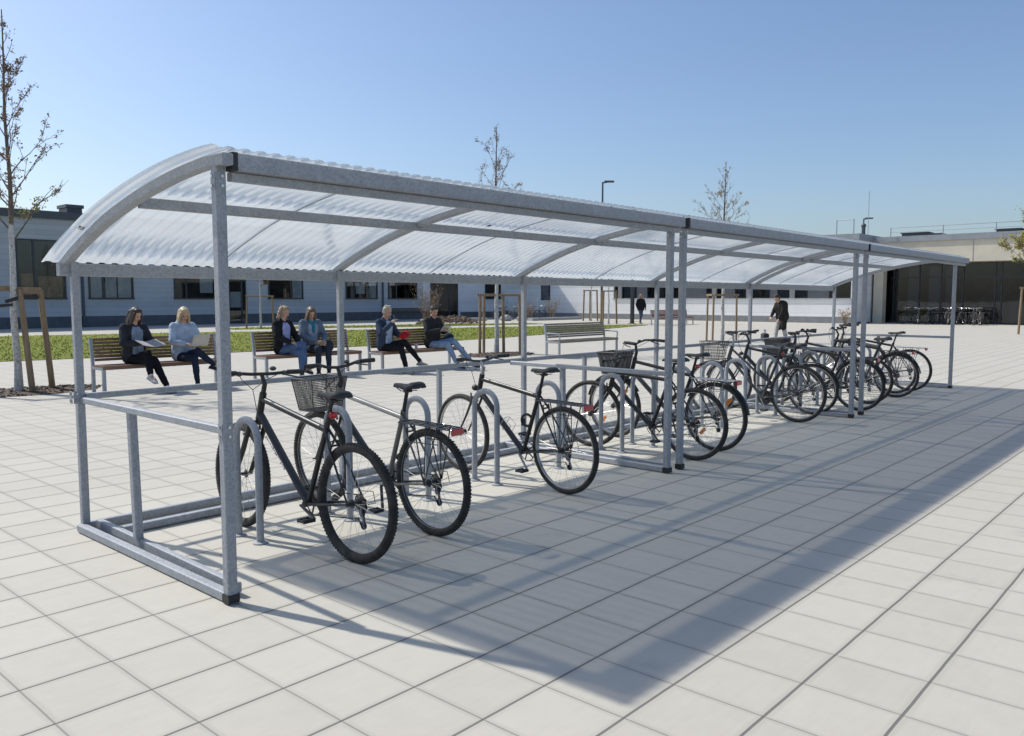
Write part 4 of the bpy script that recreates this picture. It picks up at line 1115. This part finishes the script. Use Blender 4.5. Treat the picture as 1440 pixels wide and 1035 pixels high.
# entrance
XG = 56.2
b = MB(); b.b2((54.6, -24, 3.9), (66, 14.78, 5.25)); b.build('canopy_fascia', M['beige'], eb, smooth=False)
b = MB(); b.b2((54.5, -24.1, 5.253), (66.1, 14.79, 5.62)); b.build('canopy_edge', M['coping'], eb, smooth=False)
b = MB()
for yy in (8.9, 2.0, -5, -12): b.b2((54.59, yy - .015, 3.9), (54.603, yy + .015, 5.25))
b.build('canopy_joint', M['greyplinth'], eb, smooth=False)
b = MB(); b.b2((54.7, 14.15, 0), (55.4, 14.75, 3.897)); b.build('pillar', M['beige'], eb, smooth=False)
b = MB(); b.b2((XG + 2.5, -24, 0), (XG + 9, 14.7, 3.89)); b.b2((XG - 1.3, 14.76, 0), (XG + 8, 14.85, 3.89)); b.build('hall_interior', M['interior'], eb, smooth=False)
b = MB(); b.b2((XG, -24, .0), (XG + .02, 14.1, 3.88)); b.build('glass_front', M['glass'], eb, smooth=False)
for k, yy in enumerate([13.9, 12.3, 11.0, 9.7, 7.9, 7.55, 5.8, 4.0, 2.2, 0, -3, -6, -9, -13, -18]):
    b = MB(); b.b2((XG - .06, yy, 0), (XG + .08, yy + .07, 3.88)); b.build('mullion', M['frame'], eb, smooth=False)
b = MB(); b.b2((XG - .05, -24, 2.95), (XG + .07, 14.1, 3.02)); b.b2((XG - .05, -24, 0), (XG + .07, 14.1, .12)); b.build('transom', M['frame'], eb, smooth=False)
b = MB()
for y0, y1 in ((13.2, 12.5), (11.9, 11.1), (10.9, 10.3)): b.b2((XG + .6, y1, .1), (XG + .66, y0, 3.7))
b.build('hall_curtain', M['bluepanel'], eb, smooth=False)
# roof equipment
b = MB()
for yy in [14.2, 11, 8, 5, 2, -1, -4, -8, -12, -16, -20]: b.cyl((56.0, yy, 5.62), (56.0, yy, 6.32), .03, 6)
b.cyl((56.0, 14.2, 6.3), (56.0, -20, 6.3), .025, 6); b.cyl((56.0, 14.2, 6.0), (56.0, -20, 6.0), .018, 6); b.build('roof_railing', M['benchsteel'], eb)
for k, (y0, y1, h) in enumerate(((13.8, 12.2, .35), (12.1, 11.4, .22), (8.2, 6.9, .3), (6.6, 6.0, .45))):
    b = MB(); b.b2((57, y1, 5.62), (58.2, y0, 5.62 + h)); b.b2((56.9, y1 - .08, 5.62 + h), (58.3, y0 + .08, 5.67 + h)); b.build('roof_vent', M['darkfascia'], eb, smooth=False)
b = MB()
for yy in (16.6, 15.5): b.cyl((XE + .8, yy, 5.75), (XE + .8, yy, 6.75), .035, 6)
b.cyl((XE + .8, 16.6, 6.73), (XE + .8, 15.5, 6.73), .03, 6); b.build('roof_rail', M['benchsteel'], eb)
b = MB(); b.cyl((XE + 2, 15.0, 5.75), (XE + 2, 15.0, 8.6), .02, 6); b.build('antenna', M['benchsteel'], eb)
b = MB(); b.cyl((XE + 1, 14.95, 5.75), (XE + 1, 14.95, 6.2), .12, 10); b.ell((XE + 1, 14.95, 6.3), .16, 10, 6); b.build('roof_cowl', M['darkfascia'], eb)

# lamps and posts
def lamp(loc, h, label, arm=(.9, -.9), dark=True, group='street lamps'):
    t = thing('street_lamp', label, 'street lamp', loc, 0, group)
    b = MB(); b.tube([(0, 0, 0), (0, 0, h)], [.085, .055], 12); b.tube([(0, 0, 0), (0, 0, .5)], .11, 12); b.build('pole', M['darkfascia'], t)
    a = V((arm[0], arm[1], 0)).normalized()
    b = MB(); b.tube([(0, 0, h - .06), V((0, 0, h)) + a * .35], .04, 8); b.build('arm', M['darkfascia'], t)
    b = MB(); q = Matrix((a, V((0, 0, 1)).cross(a), V((0, 0, 1)))).transposed(); b.cbox(V((0, 0, h + .03)) + a * .42, (.62, .3, .11), .03, q); b.build('lamp_head', M['darkfascia'], t)
    return t
lamp((42.1, 27.8, 0), 9.15, 'tall grey street lamp rising above the shelter roof')
lamp((69.5, 20.6, 0), 8.3, 'street lamp standing behind the white building roof', arm=(.8, -.9))
t = thing('steel_post', 'black steel post beside the far walker at the end of the lawn', 'post', (42.55, 25.7, 0))
b = MB(); b.cbox((0, 0, 1.9), (.20, .20, 3.8), .01); b.build('pole', M['frame'], t)
b = MB(); b.cbox((0, 0, .02), (.36, .36, .03), .004); b.build('foot_plate', M['frame'], t)

# ------------------------------------------------------------------ distant bikes
def far_bike(loc, rz, label, group, fm='darkgrey', lean=0):
    t = thing('bicycle', label, 'bicycle', loc, rz, group)
    b = MB(); r = .35; A, F, BB, HT, HB, SC = V((0, 0, r)), V((0, 1.08, r)), V((0, .45, .28)), V((0, .86, .9)), V((0, .90, .72)), V((0, .27, .8))
    for a, c in ((HT, HB), (HB, BB), (HT, SC), (BB, SC), (BB, A), (SC, A), (HB, F)): b.tube([a, c], .018, 6)
    b.build('frame', M[fm], t)
    for c in (A, F):
        b = MB(); b.torus(c, r - .02, .022, (1, 0, 0), 28, 6); wh = b.build('wheel', M['rubber'], t)
        b = MB(); b.torus(c, r - .045, .008, (1, 0, 0), 28, 4)
        for i in range(14): a = 2 * PI * i / 14; b.tube([c, c + V((0, math.cos(a), math.sin(a))) * (r - .05)], .002, 3, cap=False)
        b.build('rim', M['rim'], wh)
    b = MB(); b.tube([(-.28, .76, 1.05), (-.1, .86, 1.02), (.1, .86, 1.02), (.28, .76, 1.05)], .014, 6); b.tube([HT, (0, .86, 1.02)], .014, 6); b.build('handlebar', M['chrome'], t)
    b = MB(); b.ell((0, .22, .98), (.07, .13, .03), 8, 6); b.tube([SC, (0, .23, .97)], .014, 6); b.build('saddle', M['plastic'], t)
    b = MB(); b.box((0, -.05, .76), (.12, .4, .012)); b.tube([(.05, -.1, .76), (.06, 0, r)], .006, 5); b.build('rack', M['rim'], t)
    return t
FG = 'bikes parked before the glazed entrance'
fb = far_bike((54.4, 11.0, 0), R(-80), 'bike in the row before the dark glazed entrance', FG)
fb2 = far_bike((54.0, 10.2, 0), R(-95), 'pale framed bike in the row before the dark glazed entrance', FG, 'silver')
fb2['label'] = 'pale silver framed bike in the row before the glazed entrance'
rr = random.Random(12)
for k in range(12):
    y = 11.9 - k * .34
    dup(fb, (54.0 + rr.uniform(-.3, .5), y, 0), 0, rot=(0, R(rr.uniform(-8, 8)), R(rr.choice((-90, 90)) + rr.uniform(-35, 35))))
dup(fb2, (54.3, 8.3, 0), 0, rot=(0, R(5), R(-60)), label='pale silver framed bike standing askew nearer the right end of that row')
SG = 'dark bikes parked in the shade by the facade'
sb = far_bike((44.2, 38.4, 0), R(100), 'dark bike parked in the building shade by the far facade', SG, 'black')
for k in range(6):
    dup(sb, (44.9 + k * 1.0, 38.2 + rr.uniform(-.4, .4), 0), 0, rot=(0, R(rr.uniform(-6, 6)), R(80 + rr.uniform(-40, 40))))

# ------------------------------------------------------------------ people
def remesh(o, vox, sm=4):
    m = o.modifiers.new('union', 'REMESH'); m.mode = 'VOXEL'; m.voxel_size = vox; m.use_smooth_shade = True
    if sm: s_ = o.modifiers.new('smooth', 'SMOOTH'); s_.factor = .5; s_.iterations = sm
    return o
def L(*a): return V(a)
def person(loc, rz, label, P, cl, group=None, scale=1.05):
    """P: joints in the person's own frame (faces +y, x to their right, z up)"""
    D = dict(pel=L(0, 0, .56), ch=L(0, -.02, .98), nk=L(0, .02, 1.13), hd=L(0, .06, 1.25),
             shR=L(.17, .0, 1.06), shL=L(-.17, .0, 1.06), elR=L(.25, .10, .80), elL=L(-.25, .10, .80), wrR=L(.09, .33, .76), wrL=L(-.09, .33, .76),
             hpR=L(.09, .03, .53), hpL=L(-.09, .03, .53), knR=L(.10, .46, .53), knL=L(-.10, .46, .53), anR=L(.10, .48, .10), anL=L(-.10, .48, .10), yaw=0, pit=-20, hcR=None, hcL=None, tR=0, tL=0)
    D.update(P)
    g = lambda k: D[k]
    side = (g('shR') - g('shL')).normalized()
    HR = (Matrix.Rotation(R(D['yaw']), 3, 'Z') @ Matrix.Rotation(R(D['pit']), 3, 'X'))
    hd = g('hd'); H = lambda x, y, z: hd + HR @ V((x, y, z))
    # ---- body, one continuous surface
    b = MB()
    def torso(b, inf, top=1.0, low=True, fwd=0.0, nar=1.0):
        f = (side.cross(V((0, 0, 1)))) * -1
        f = V((0, 0, 1)).cross(side); f = f * (1 if f.y > 0 else -1) * fwd
        pel, ch = g('pel'), g('ch'); mid = pel.lerp(ch, .5)
        for s_ in (-1, 1):
            b.chain([pel + side * s_ * .075 * nar + f, mid + side * s_ * .065 * nar + f, ch + side * s_ * .075 * nar + f + V((0, 0, .0))], [.108 + inf, .102 + inf, .112 + inf])
        b.caps(ch + side * .07 * nar + f, ch - side * .07 * nar + f, .10 + inf, .10 + inf)
    torso(b, -.008)
    b.chain([g('shL') + V((0, 0, -.03)), g('nk') + V((0, -.01, -.06)), g('shR') + V((0, 0, -.03))], [.042, .05, .042])
    b.chain([g('nk') + V((0, -.01, -.06)), H(0, -.025, -.06)], [.062, .056])
    b.ell(H(0, -.015, .03), (.074, .094, .092), 16, 12, HR); b.ell(H(0, .012, -.03), (.058, .072, .082), 16, 12, HR); b.ell(H(0, .045, -.088), (.026, .026, .02), 10, 8, HR)
    b.chain([H(0, .080, .018), H(0, .098, -.022)], [.010, .015], 8)
    for s_ in (-1, 1):
        b.ell(H(s_ * .076, -.01, -.01), (.011, .02, .032), 8, 6, HR); b.ell(H(s_ * .03, .066, -.028), (.02, .016, .018), 8, 6, HR)
    b.ell(H(0, .072, .035), (.05, .012, .01), 8, 6, HR)
    def hand(b, wr, el, open_=.5, aim=None):
        d = (wr - el).normalized(); d = (d + (aim or V((0, 0, 0)))).normalized()
        lat = d.cross(V((0, 0, 1))); lat = lat.normalized() if lat.length > .1 else V((1, 0, 0)); dn = lat.cross(d).normalized()
        if dn.z > 0: dn = -dn
        pc = wr + d * .05
        b.chain([wr, pc + lat * .018, wr + d * .085 + lat * .022], [.024, .021, .018], 8); b.chain([wr, pc - lat * .018, wr + d * .085 - lat * .022], [.024, .021, .018], 8)
        for k, (q, ln) in enumerate(((-.033, .062), (-.011, .074), (.011, .070), (.033, .055))):
            k0 = wr + d * .088 + lat * q; k1 = k0 + (d * .8 + dn * .5 * open_ * 2).normalized() * ln * .5; k2 = k1 + (d * .45 + dn * open_ * 2).normalized() * ln * .5
            b.chain([k0, k1, k2], [.0098, .0088, .0078], 7)
        sg = 1 if (wr.x < 0) else -1
        t0 = wr + d * .035 + lat * .03 * sg; t1 = t0 + (lat * sg * .8 + d * .8).normalized() * .035; b.chain([t0, t1, t1 + (d + dn * .3).normalized() * .028], [.013, .011, .009], 7)
    for s_, sh_, el, wr in ((1, 'shR', 'elR', 'wrR'), (-1, 'shL', 'elL', 'wrL')):
        b.chain([g(sh_), g(el), g(wr)], [.050, .040, .027]); hand(b, g(wr), g(el), .5, D.get('aimR' if s_ > 0 else 'aimL'))
    for hp, kn, an, tt in (('hpR', 'knR', 'anR', 'tR'), ('hpL', 'knL', 'anL', 'tL')):
        b.chain([g(hp), g(kn)], [.066, .040]); b.chain([g(kn), g(kn).lerp(g(an), .35), g(an)], [.038, .038, .028])
        a = R(g(tt)); fd = V((math.sin(a), math.cos(a), -.35)); b.chain([g(an) + V((0, 0, -.03)), g(an) + fd * .14 + V((0, 0, -.02))], [.033, .028], 8)
    body = b.build('person', M['skin']); remesh(body, .0075, 3)
    body.location = loc; body.rotation_euler = (0, 0, rz); body.scale = (scale,) * 3
    tag(body, label, 'person', group)
    def part(b, name, m, vox=.012, sm=3):
        o = b.build(name, m, body)
        if vox: remesh(o, vox, sm)
        return o
    # ---- trousers
    b = MB(); inf = .013
    b.caps(g('pel') + side * .07, g('pel') - side * .07, .115, .115)
    for hp, kn, an in (('hpR', 'knR', 'anR'), ('hpL', 'knL', 'anL')):
        w_ = cl.get('legw', 0); an2 = g(kn).lerp(g(an), .93)
        b.chain([g(hp), g(hp).lerp(g(kn), .5), g(kn)], [.092 + w_, .080 + w_, .067 + w_]); b.chain([g(kn), g(kn).lerp(g(an), .4), an2], [.065 + w_, .062 + w_, .046 + w_])
    o = part(b, 'trousers', fabric(*cl['trousers'])); fold(o)
    # ---- shirt below the jacket
    if 'shirt' in cl:
        b = MB(); torso(b, .006, fwd=.026, nar=.62); o = part(b, 'shirt', fabric(*cl['shirt']))
    b = MB(); J = cl.get('thick', .022)
    torso(b, J)
    b.chain([g('shL') + V((0, 0, -.025)), g('nk') + V((0, -.025, -.07)), g('shR') + V((0, 0, -.025))], [.074, .082, .074])
    for sh_, el, wr in (('shR', 'elR', 'wrR'), ('shL', 'elL', 'wrL')):
        b.chain([g(sh_) + V((0, 0, -.012)), g(sh_).lerp(g(el), .5), g(el), g(el).lerp(g(wr), .5), g(el).lerp(g(wr), .96)], [.076, .070, .064, .058, .044])
    if cl.get('hem'):
        hm = cl['hem']
        for s_ in (-1, 1): b.chain([g('pel') + side * s_ * .09, g('pel') + side * s_ * .11 + V(hm)], [.125, .10])
    if cl.get('hood'): b.chain([g('nk') + V((-.08, -.03, -.02)), g('nk') + V((0, -.09, -.01)), g('nk') + V((.08, -.03, -.02))], [.045, .055, .045])
    if cl.get('collar'): b.chain([g('nk') + V((-.055, .0, .0)), g('nk') + V((0, -.06, .015)), g('nk') + V((.055, .0, .0))], [.028, .03, .028])
    if 'shirt' in cl:
        pass
    o = part(b, 'jacket' if 'shirt' in cl else 'jumper', fabric(*cl['jacket'])); fold(o)
    if 'scarf' in cl:
        b = MB(); f = V((0, 1, 0)); c = g('ch')
        b.chain([g('nk') + V((-.06, .05, -.03)), c + V((0, .135, .0)), c + V((0, .145, -.1))], [.030, .032, .03]); b.chain([g('nk') + V((.06, .05, -.03)), c + V((0, .135, .0))], [.030, .03]); b.chain([g('nk') + V((-.07, .0, .0)), g('nk') + V((0, -.06, .02)), g('nk') + V((.07, .0, .0))], [.03, .03, .03])
        part(b, 'scarf', fabric(*cl['scarf']))
    # ---- shoes
    for an, tt in (('anR', 'tR'), ('anL', 'tL')):
        a = R(g(tt)); b = MB(); p = g(an); up_ = 0 if p.z < .14 else -.25
        fd = V((math.sin(a), math.cos(a), up_)).normalized(); ln = V((-fd.y, fd.x, 0)).normalized()
        base = V((0, 0, -.058))
        for q in (-.014, .014): b.chain([p + base - fd * .045 + ln * q, p + base + fd * .08 + ln * q * 1.3, p + base + fd * .165 + ln * q], [.034, .033, .025], 8)
        b.chain([p + V((0, 0, .0)), p + V((0, 0, -.05))], [.041, .04], 8)
        sh_ = part(b, 'shoe', fabric(*cl['shoes']), .009, 2)
        b = MB(); b.sweep([p + base - fd * .085 + V((0, 0, -.022)), p + base + fd * .18 + V((0, 0, -.022))], .082, .020, ch=.008); b.build('sole', fabric(*cl.get('sole', ('shoe_sole', (.30, .30, .29)))), sh_)
    # ---- face and hair
    for s_ in (-1, 1):
        b = MB(); b.ell(H(s_ * .028, .073, .006), (.011, .008, .006), 8, 6, HR); b.build('eye', M['eye'], body)
    b = MB(); b.ell(H(0, .083, -.055), (.021, .008, .006), 8, 6, HR); b.build('mouth', M['lips'], body)
    hs = cl['hair']; b = MB(); kind = hs[0]
    b.ell(H(0, -.03, .045), (.085, .098, .088), 16, 12, HR); b.ell(H(0, .02, .098), (.066, .062, .032), 12, 8, HR); b.ell(H(0, -.045, .0), (.084, .078, .10), 14, 10, HR)
    rr = random.Random(hs[2] if len(hs) > 2 else 1)
    if kind == 'long':
        for s_ in (-1, 1):
            for k in range(7):
                y = -.09 + k * .021; x = .072 - max(0, -y - .04) * .5
                b.chain([H(s_ * (x - .01), y, .05), H(s_ * (x + .006), y, -.05), H(s_ * (x + .012 + rr.uniform(-.01, .01)), y + .006, -.15) , H(s_ * (x + .0 + rr.uniform(-.015, .01)), y + .012 + rr.uniform(-.01, .01), -.23 - rr.uniform(0, .06))], [.022, .024, .023, .008], 7)
        for x in (-.05, -.02, .02, .05): b.chain([H(x, -.1, .03), H(x, -.12, -.1), H(x * 1.1, -.125, -.22 - rr.uniform(0, .06))], [.03, .03, .012], 7)
    elif kind == 'curly':
        for _ in range(60):
            a = rr.uniform(-PI * .5 - 2.2, -PI * .5 + 2.2); z = rr.uniform(-.15, .10); q = .088 if z < .05 else .07
            p = H(math.cos(a) * q, math.sin(a) * q * 1.05 - .02, z); b.ell(p, rr.uniform(.018, .032), 8, 6)
    elif kind == 'bob':
        for s_ in (-1, 1):
            for k in range(6):
                y = -.09 + k * .02; b.chain([H(s_ * .066, y, .05), H(s_ * .076, y, -.04), H(s_ * .07, y + .004, -.13)], [.022, .024, .012], 7)
        b.chain([H(0, -.10, .03), H(0, -.11, -.12)], [.05, .03], 8)
    else:
        for _ in range(26):
            a = rr.uniform(0, 2 * PI); p = H(math.cos(a) * .05, math.sin(a) * .06 - .015, .115 + rr.uniform(-.012, .01)); b.ell(p, rr.uniform(.014, .022), 8, 6)
    h_ = part(b, 'hair', hs[1], .008, 2)
    return body
def fold(o):
    t = bpy.data.textures.get('folds') or bpy.data.textures.new('folds', 'CLOUDS'); t.noise_scale = .10; t.noise_depth = 2
    d = o.modifiers.new('folds', 'DISPLACE'); d.texture = t; d.strength = .022; d.mid_level = .5; d.texture_coords = 'LOCAL'

def hairmat(n, c, c2):
    m, nt, b, out = newmat(n); tc = nd(nt, 'ShaderNodeTexCoord'); mp = nd(nt, 'ShaderNodeMapping'); mp.inputs['Scale'].default_value = (70, 70, 8)
    nt.links.new(tc.outputs['Object'], mp.inputs[0]); f = noise(nt, 1.2, 4, .6, mp.outputs[0])
    nt.links.new(ramp(nt, f, [(.3, c), (.7, c2)]), b.inputs['Base Color']); b.inputs['Roughness'].default_value = .5
    bp = nd(nt, 'ShaderNodeBump'); bp.inputs['Strength'].default_value = .6; bp.inputs['Distance'].default_value = .006
    nt.links.new(f, bp.inputs['Height']); nt.links.new(bp.outputs[0], b.inputs['Normal']); return m
hd_dark = hairmat('dark_brown_hair', (.018, .012, .009), (.06, .035, .022)); hd_blond = hairmat('blond_hair', (.34, .25, .13), (.62, .50, .32))
hd_lbrown = hairmat('light_brown_hair', (.16, .10, .055), (.42, .32, .20)); hd_brown = hairmat('brown_hair', (.07, .042, .025), (.20, .13, .08)); hd_grey = hairmat('ash_blond_hair', (.22, .19, .14), (.48, .43, .34))
SEATY = 10.52
# crossed legs helpers (person frame: right leg over the left)
X_R = dict(knR=L(-.02, .44, .635), anR=L(-.20, .60, .26), tR=-25, knL=L(-.07, .46, .52), anL=L(-.06, .62, .10))
X_L = dict(knL=L(.03, .44, .635), anL=L(.18, .60, .26), tL=20, knR=L(.08, .46, .52), anR=L(.08, .58, .10))
PI_ = PI
lapL = dict(wrR=L(.10, .30, .74), wrL=L(-.06, .32, .76))
# 1 reading
p = dict(X_L); p.update(anR=L(-.05, .78, .10), knR=L(-.02, .50, .52), knL=L(.05, .43, .63), anL=L(.13, .62, .30), tL=10, tR=0, wrR=L(.06, .27, .80), wrL=L(-.12, .30, .82), yaw=4, pit=-24, hd=L(-.02, .06, 1.25))
p['aimL'] = V((.2, .2, 0))
person((4.10, SEATY, 0), PI + R(10), 'woman with long dark hair in a dark jacket and black trousers, reading a magazine', p,
       dict(trousers=('black_trousers', (.012, .012, .014)), shirt=('grey_blue_shirt', (.25, .30, .38)), jacket=('charcoal_jacket', (.035, .036, .042)), shoes=('white_trainers', (.55, .56, .58)), hair=('long', hd_dark, 3), legw=.002), 'people sitting on the benches')
t = thing('magazine', 'open pale magazine held by the dark haired woman', 'magazine', (4.17, SEATY - .48, .83), PI + R(12))
for s_ in (-1, 1):
    b = MB(); b.cbox((s_ * .105, 0, .012), (.21, .27, .008), .002, Matrix.Rotation(R(-s_ * 10), 3, 'Y') @ Matrix.Rotation(R(-18), 3, 'X')); b.build('page', fabric('grey_paper', (.42, .41, .38), .35, 25), t)
# 2 laptop
p = dict(X_L); p.update(wrR=L(.13, .30, .76), wrL=L(-.12, .30, .76), anR=L(.05, .50, .10), knL=L(.00, .46, .63), anL=L(-.22, .56, .40), tL=-40, knR=L(.07, .46, .52), yaw=-14, pit=-30)
person((4.99, SEATY, 0), PI + R(4), 'blond woman in a pale blue hoodie typing on a laptop', p,
       dict(trousers=('navy_jeans', (.022, .030, .050)), jacket=('pale_blue_hoodie', (.42, .49, .58)), hood=1, thick=.026, shoes=('dark_boots', (.03, .03, .035)), hair=('long', hd_blond, 5), legw=-.004), 'people sitting on the benches')
t = thing('laptop', 'silver laptop on the lap of the blond woman', 'laptop', (5.03, SEATY - .39, .765), PI + R(6))
b = MB(); b.cbox((0, 0, 0), (.33, .23, .016), .003); b.build('keyboard_base', M['silver'], t)
b = MB(); b.cbox((0, .16, .10), (.33, .011, .225), .003, Matrix.Rotation(R(-24), 3, 'X')); b.build('lid', M['silver'], t)
# 3 curly
p = dict(X_R); p.update(knR=L(-.10, .42, .66), anR=L(-.02, .54, .22), tR=0, knL=L(-.02, .45, .50), anL=L(.05, .52, .10), wrR=L(.06, .26, .70), wrL=L(-.10, .32, .70), yaw=2, pit=-18, hd=L(-.02, .05, 1.26))
person((7.15, 10.66, 0), PI + R(14), 'curly fair haired woman in black leather jacket, lilac top and blue jeans', p,
       dict(trousers=('blue_jeans', (.09, .14, .24)), shirt=('lilac_top', (.36, .38, .62)), jacket=('black_leather_jacket', (.018, .018, .02)), collar=1, shoes=('dark_shoes', (.03, .03, .035)), hair=('curly', hd_lbrown, 7)), 'people sitting on the benches')
# 4 brown hair, teal
p = dict(wrR=L(.07, .32, .70), wrL=L(-.10, .34, .70), yaw=-16, pit=-32, hd=L(.03, .10, 1.235), nk=L(.01, .04, 1.12), knR=L(.10, .45, .56), knL=L(-.12, .46, .56), anR=L(.08, .42, .10), anL=L(-.10, .50, .10))
person((7.82, 10.66, 0), PI - R(4), 'long haired woman in a grey blue jacket and teal scarf on the second bench', p,
       dict(trousers=('dark_jeans', (.035, .045, .065)), shirt=('grey_top', (.30, .33, .40)), scarf=('teal_scarf', (.03, .20, .27)), jacket=('grey_blue_jacket', (.14, .175, .225)), shoes=('dark_shoes2', (.03, .03, .03)), hair=('long', hd_brown, 9), collar=1), 'people sitting on the benches')
t = thing('sandwich_box', 'small open lunch box on the knees of the woman with the teal scarf', 'lunch box', (7.79, 10.26, .69), R(8))
b = MB(); b.cbox((0, 0, .0), (.20, .13, .045), .006); b.build('tray', M['twigbuff'], t)
b = MB(); b.ell((.0, 0, .03), (.075, .045, .03), 10, 6); b.build('bread', M['shelfwood'], t)
b = MB(); b.ell((0, 0, .13), (.13, .09, .14), 16, 10); b.tube([(-.08, 0, .22), (-.04, 0, .36), (.04, 0, .36), (.08, 0, .22)], .012, 8)
o = b.build('handbag', M['plastic']); remesh(o, .012, 2); o.location = (8.22, 10.6, .475); tag(o, 'black handbag standing on the second bench beside the teal scarf woman', 'bag')
# 5 eating
p = dict(X_L); p.update(elR=L(.23, .12, .83), wrR=L(.05, .26, 1.04), aimR=V((-.2, .1, .3)), wrL=L(-.12, .34, .78), knL=L(-.08, .46, .64), anL=L(-.30, .70, .24), tL=-20, knR=L(.02, .46, .52), anR=L(.02, .60, .10), yaw=-4, pit=-14, ch=L(0, .0, .98), hd=L(0, .09, 1.25))
person((9.26, 10.0, 0), PI + R(8), 'person with tied ash blond hair in a dark denim jacket, eating', p,
       dict(trousers=('black_jeans', (.015, .015, .017)), shirt=('pale_blue_shirt', (.46, .54, .66)), jacket=('dark_denim_jacket', (.045, .062, .095)), collar=1, shoes=('grey_shoes', (.30, .30, .30)), hair=('short', hd_grey, 3)), 'people sitting on the benches')
b = MB(); b.ell((0, 0, 0), (.14, .10, .075), 16, 10); b.ell((.09, .02, .03), (.06, .06, .05), 12, 8); b.ell((-.09, -.02, -.01), (.06, .06, .05), 12, 8); o = b.build('snack_bag', fabric('red_bag', (.42, .02, .03), .35, 20)); remesh(o, .01, 2); fold(o)
o.location = (9.46, 9.58, .82); o.rotation_euler = (0, R(-18), R(10)); tag(o, 'red snack bag on the lap of the person eating', 'bag')
b = MB(); b.tube([(0, 0, 0), (0, 0, .09)], [.028, .036], 14); b.tube([(0, 0, .09), (0, 0, .10)], [.039, .037], 14); o = b.build('paper_cup', fabric('paper_white', (.6, .58, .54))); o.location = (10.12, 9.95, .48); tag(o, 'small paper cup standing between the two people on the third bench', 'cup')
b = MB(); b.ell((0, 0, 0), (.05, .035, .03), 12, 8); b.ell((.02, .01, .01), (.035, .03, .028), 10, 6); o = b.build('bread_roll', fabric('pale_bread', (.55, .47, .36), .3, 30)); o.location = (9.22, 9.66, 1.12); tag(o, 'pale bread roll in the hand of the person eating', 'food')
# 6 dark hair, tablet
p = dict(knR=L(.02, .46, .55), anR=L(-.12, .62, .14), tR=-30, knL=L(-.22, .42, .62), anL=L(-.55, .66, .14), tL=-40, wrR=L(.07, .32, .86), wrL=L(-.11, .32, .86), aimR=V((-.4, 0, 0)), aimL=V((.4, 0, 0)), yaw=-16, pit=-26)
person((10.66, 10.0, 0), PI + R(2), 'person with short dark hair in black jacket and pale jeans holding a tablet', p,
       dict(trousers=('light_blue_jeans', (.24, .33, .45)), jacket=('black_grey_jacket', (.035, .036, .036)), thick=.024, collar=1, shoes=('navy_boots', (.03, .035, .05)), hair=('short', hd_dark, 4)), 'people sitting on the benches')
t = thing('tablet', 'tablet computer held by the dark haired person in pale jeans', 'tablet', (10.68, 9.58, .93), PI)
b = MB(); b.cbox((0, 0, 0), (.24, .17, .010), .003, Matrix.Rotation(R(48), 3, 'X')); b.build('case', M['silver'], t)
b = MB(); b.cbox((0, -.005, .006), (.215, .145, .003), .001, Matrix.Rotation(R(48), 3, 'X')); b.build('screen', M['glass'], t)
b = MB(); b.ell((0, 0, .16), (.15, .12, .17), 14, 10); b.ell((0, -.09, .12), (.10, .05, .09), 12, 8); o = b.build('backpack', fabric('dark_blue_backpack', (.025, .032, .05))); remesh(o, .012, 2); fold(o); o.location = (11.22, 10.05, .475); tag(o, 'dark backpack on the right end of the third bench', 'bag')
# 7 man standing, stooped, carrying a bag
p = dict(pel=L(0, 0, .93), ch=L(0, .06, 1.32), nk=L(0, .15, 1.46), hd=L(0, .25, 1.57), shR=L(.17, .12, 1.38), shL=L(-.17, .12, 1.38), elR=L(.22, .20, 1.12), elL=L(-.22, .16, 1.10), wrR=L(.17, .34, .92), wrL=L(-.17, .28, .86),
         hpR=L(.09, 0, .90), hpL=L(-.09, 0, .90), knR=L(.09, .16, .50), knL=L(-.09, -.02, .50), anR=L(.09, .22, .10), anL=L(-.09, -.12, .10), pit=-35)
person((26.5, 8.63, 0), R(62), 'stooping man in a long dark coat and pale trousers standing beyond the shelter', p,
       dict(trousers=('pale_grey_trousers', (.36, .35, .33)), jacket=('dark_brown_coat', (.028, .026, .024)), thick=.075, hem=(0, .03, -.38), shoes=('dark_boots2', (.03, .03, .03)), hair=('short', hd_dark, 6), legw=.01), scale=1.03)
t = thing('shoulder_bag', 'dark bag on the paving by the feet of the stooping man', 'bag', (27.1, 9.55, 0), R(40))
b = MB(); b.cbox((0, 0, .16), (.42, .20, .30), .04); b.build('bag_body', M['plastic'], t)
b = MB(); b.tube([(-.12, 0, .3), (-.1, 0, .44), (.1, 0, .44), (.12, 0, .3)], .014, 8); b.build('handle', M['plastic'], t)
# 8 far walker
p = dict(pel=L(0, 0, .93), ch=L(0, .0, 1.36), nk=L(0, .02, 1.50), hd=L(0, .04, 1.66), shR=L(.19, 0, 1.44), shL=L(-.19, 0, 1.44), elR=L(.25, -.08, 1.16), elL=L(-.24, .10, 1.16), wrR=L(.22, .02, .93), wrL=L(-.22, .20, .95),
         hpR=L(.09, 0, .90), hpL=L(-.09, 0, .90), knR=L(.07, .14, .51), knL=L(-.07, .0, .50), anR=L(.06, .12, .10), anL=L(-.06, -.22, .13), pit=-6)
person((43.0, 25.35, 0), R(150), 'far walker in a thick dark jacket and narrow pale trousers beside the black post', p,
       dict(trousers=('washed_jeans', (.10, .12, .15)), jacket=('thick_dark_jacket', (.02, .021, .024)), thick=.06, hood=1, shoes=('grey_trainers', (.3, .3, .3)), hair=('curly', hd_lbrown, 8), legw=-.002), scale=1.06)
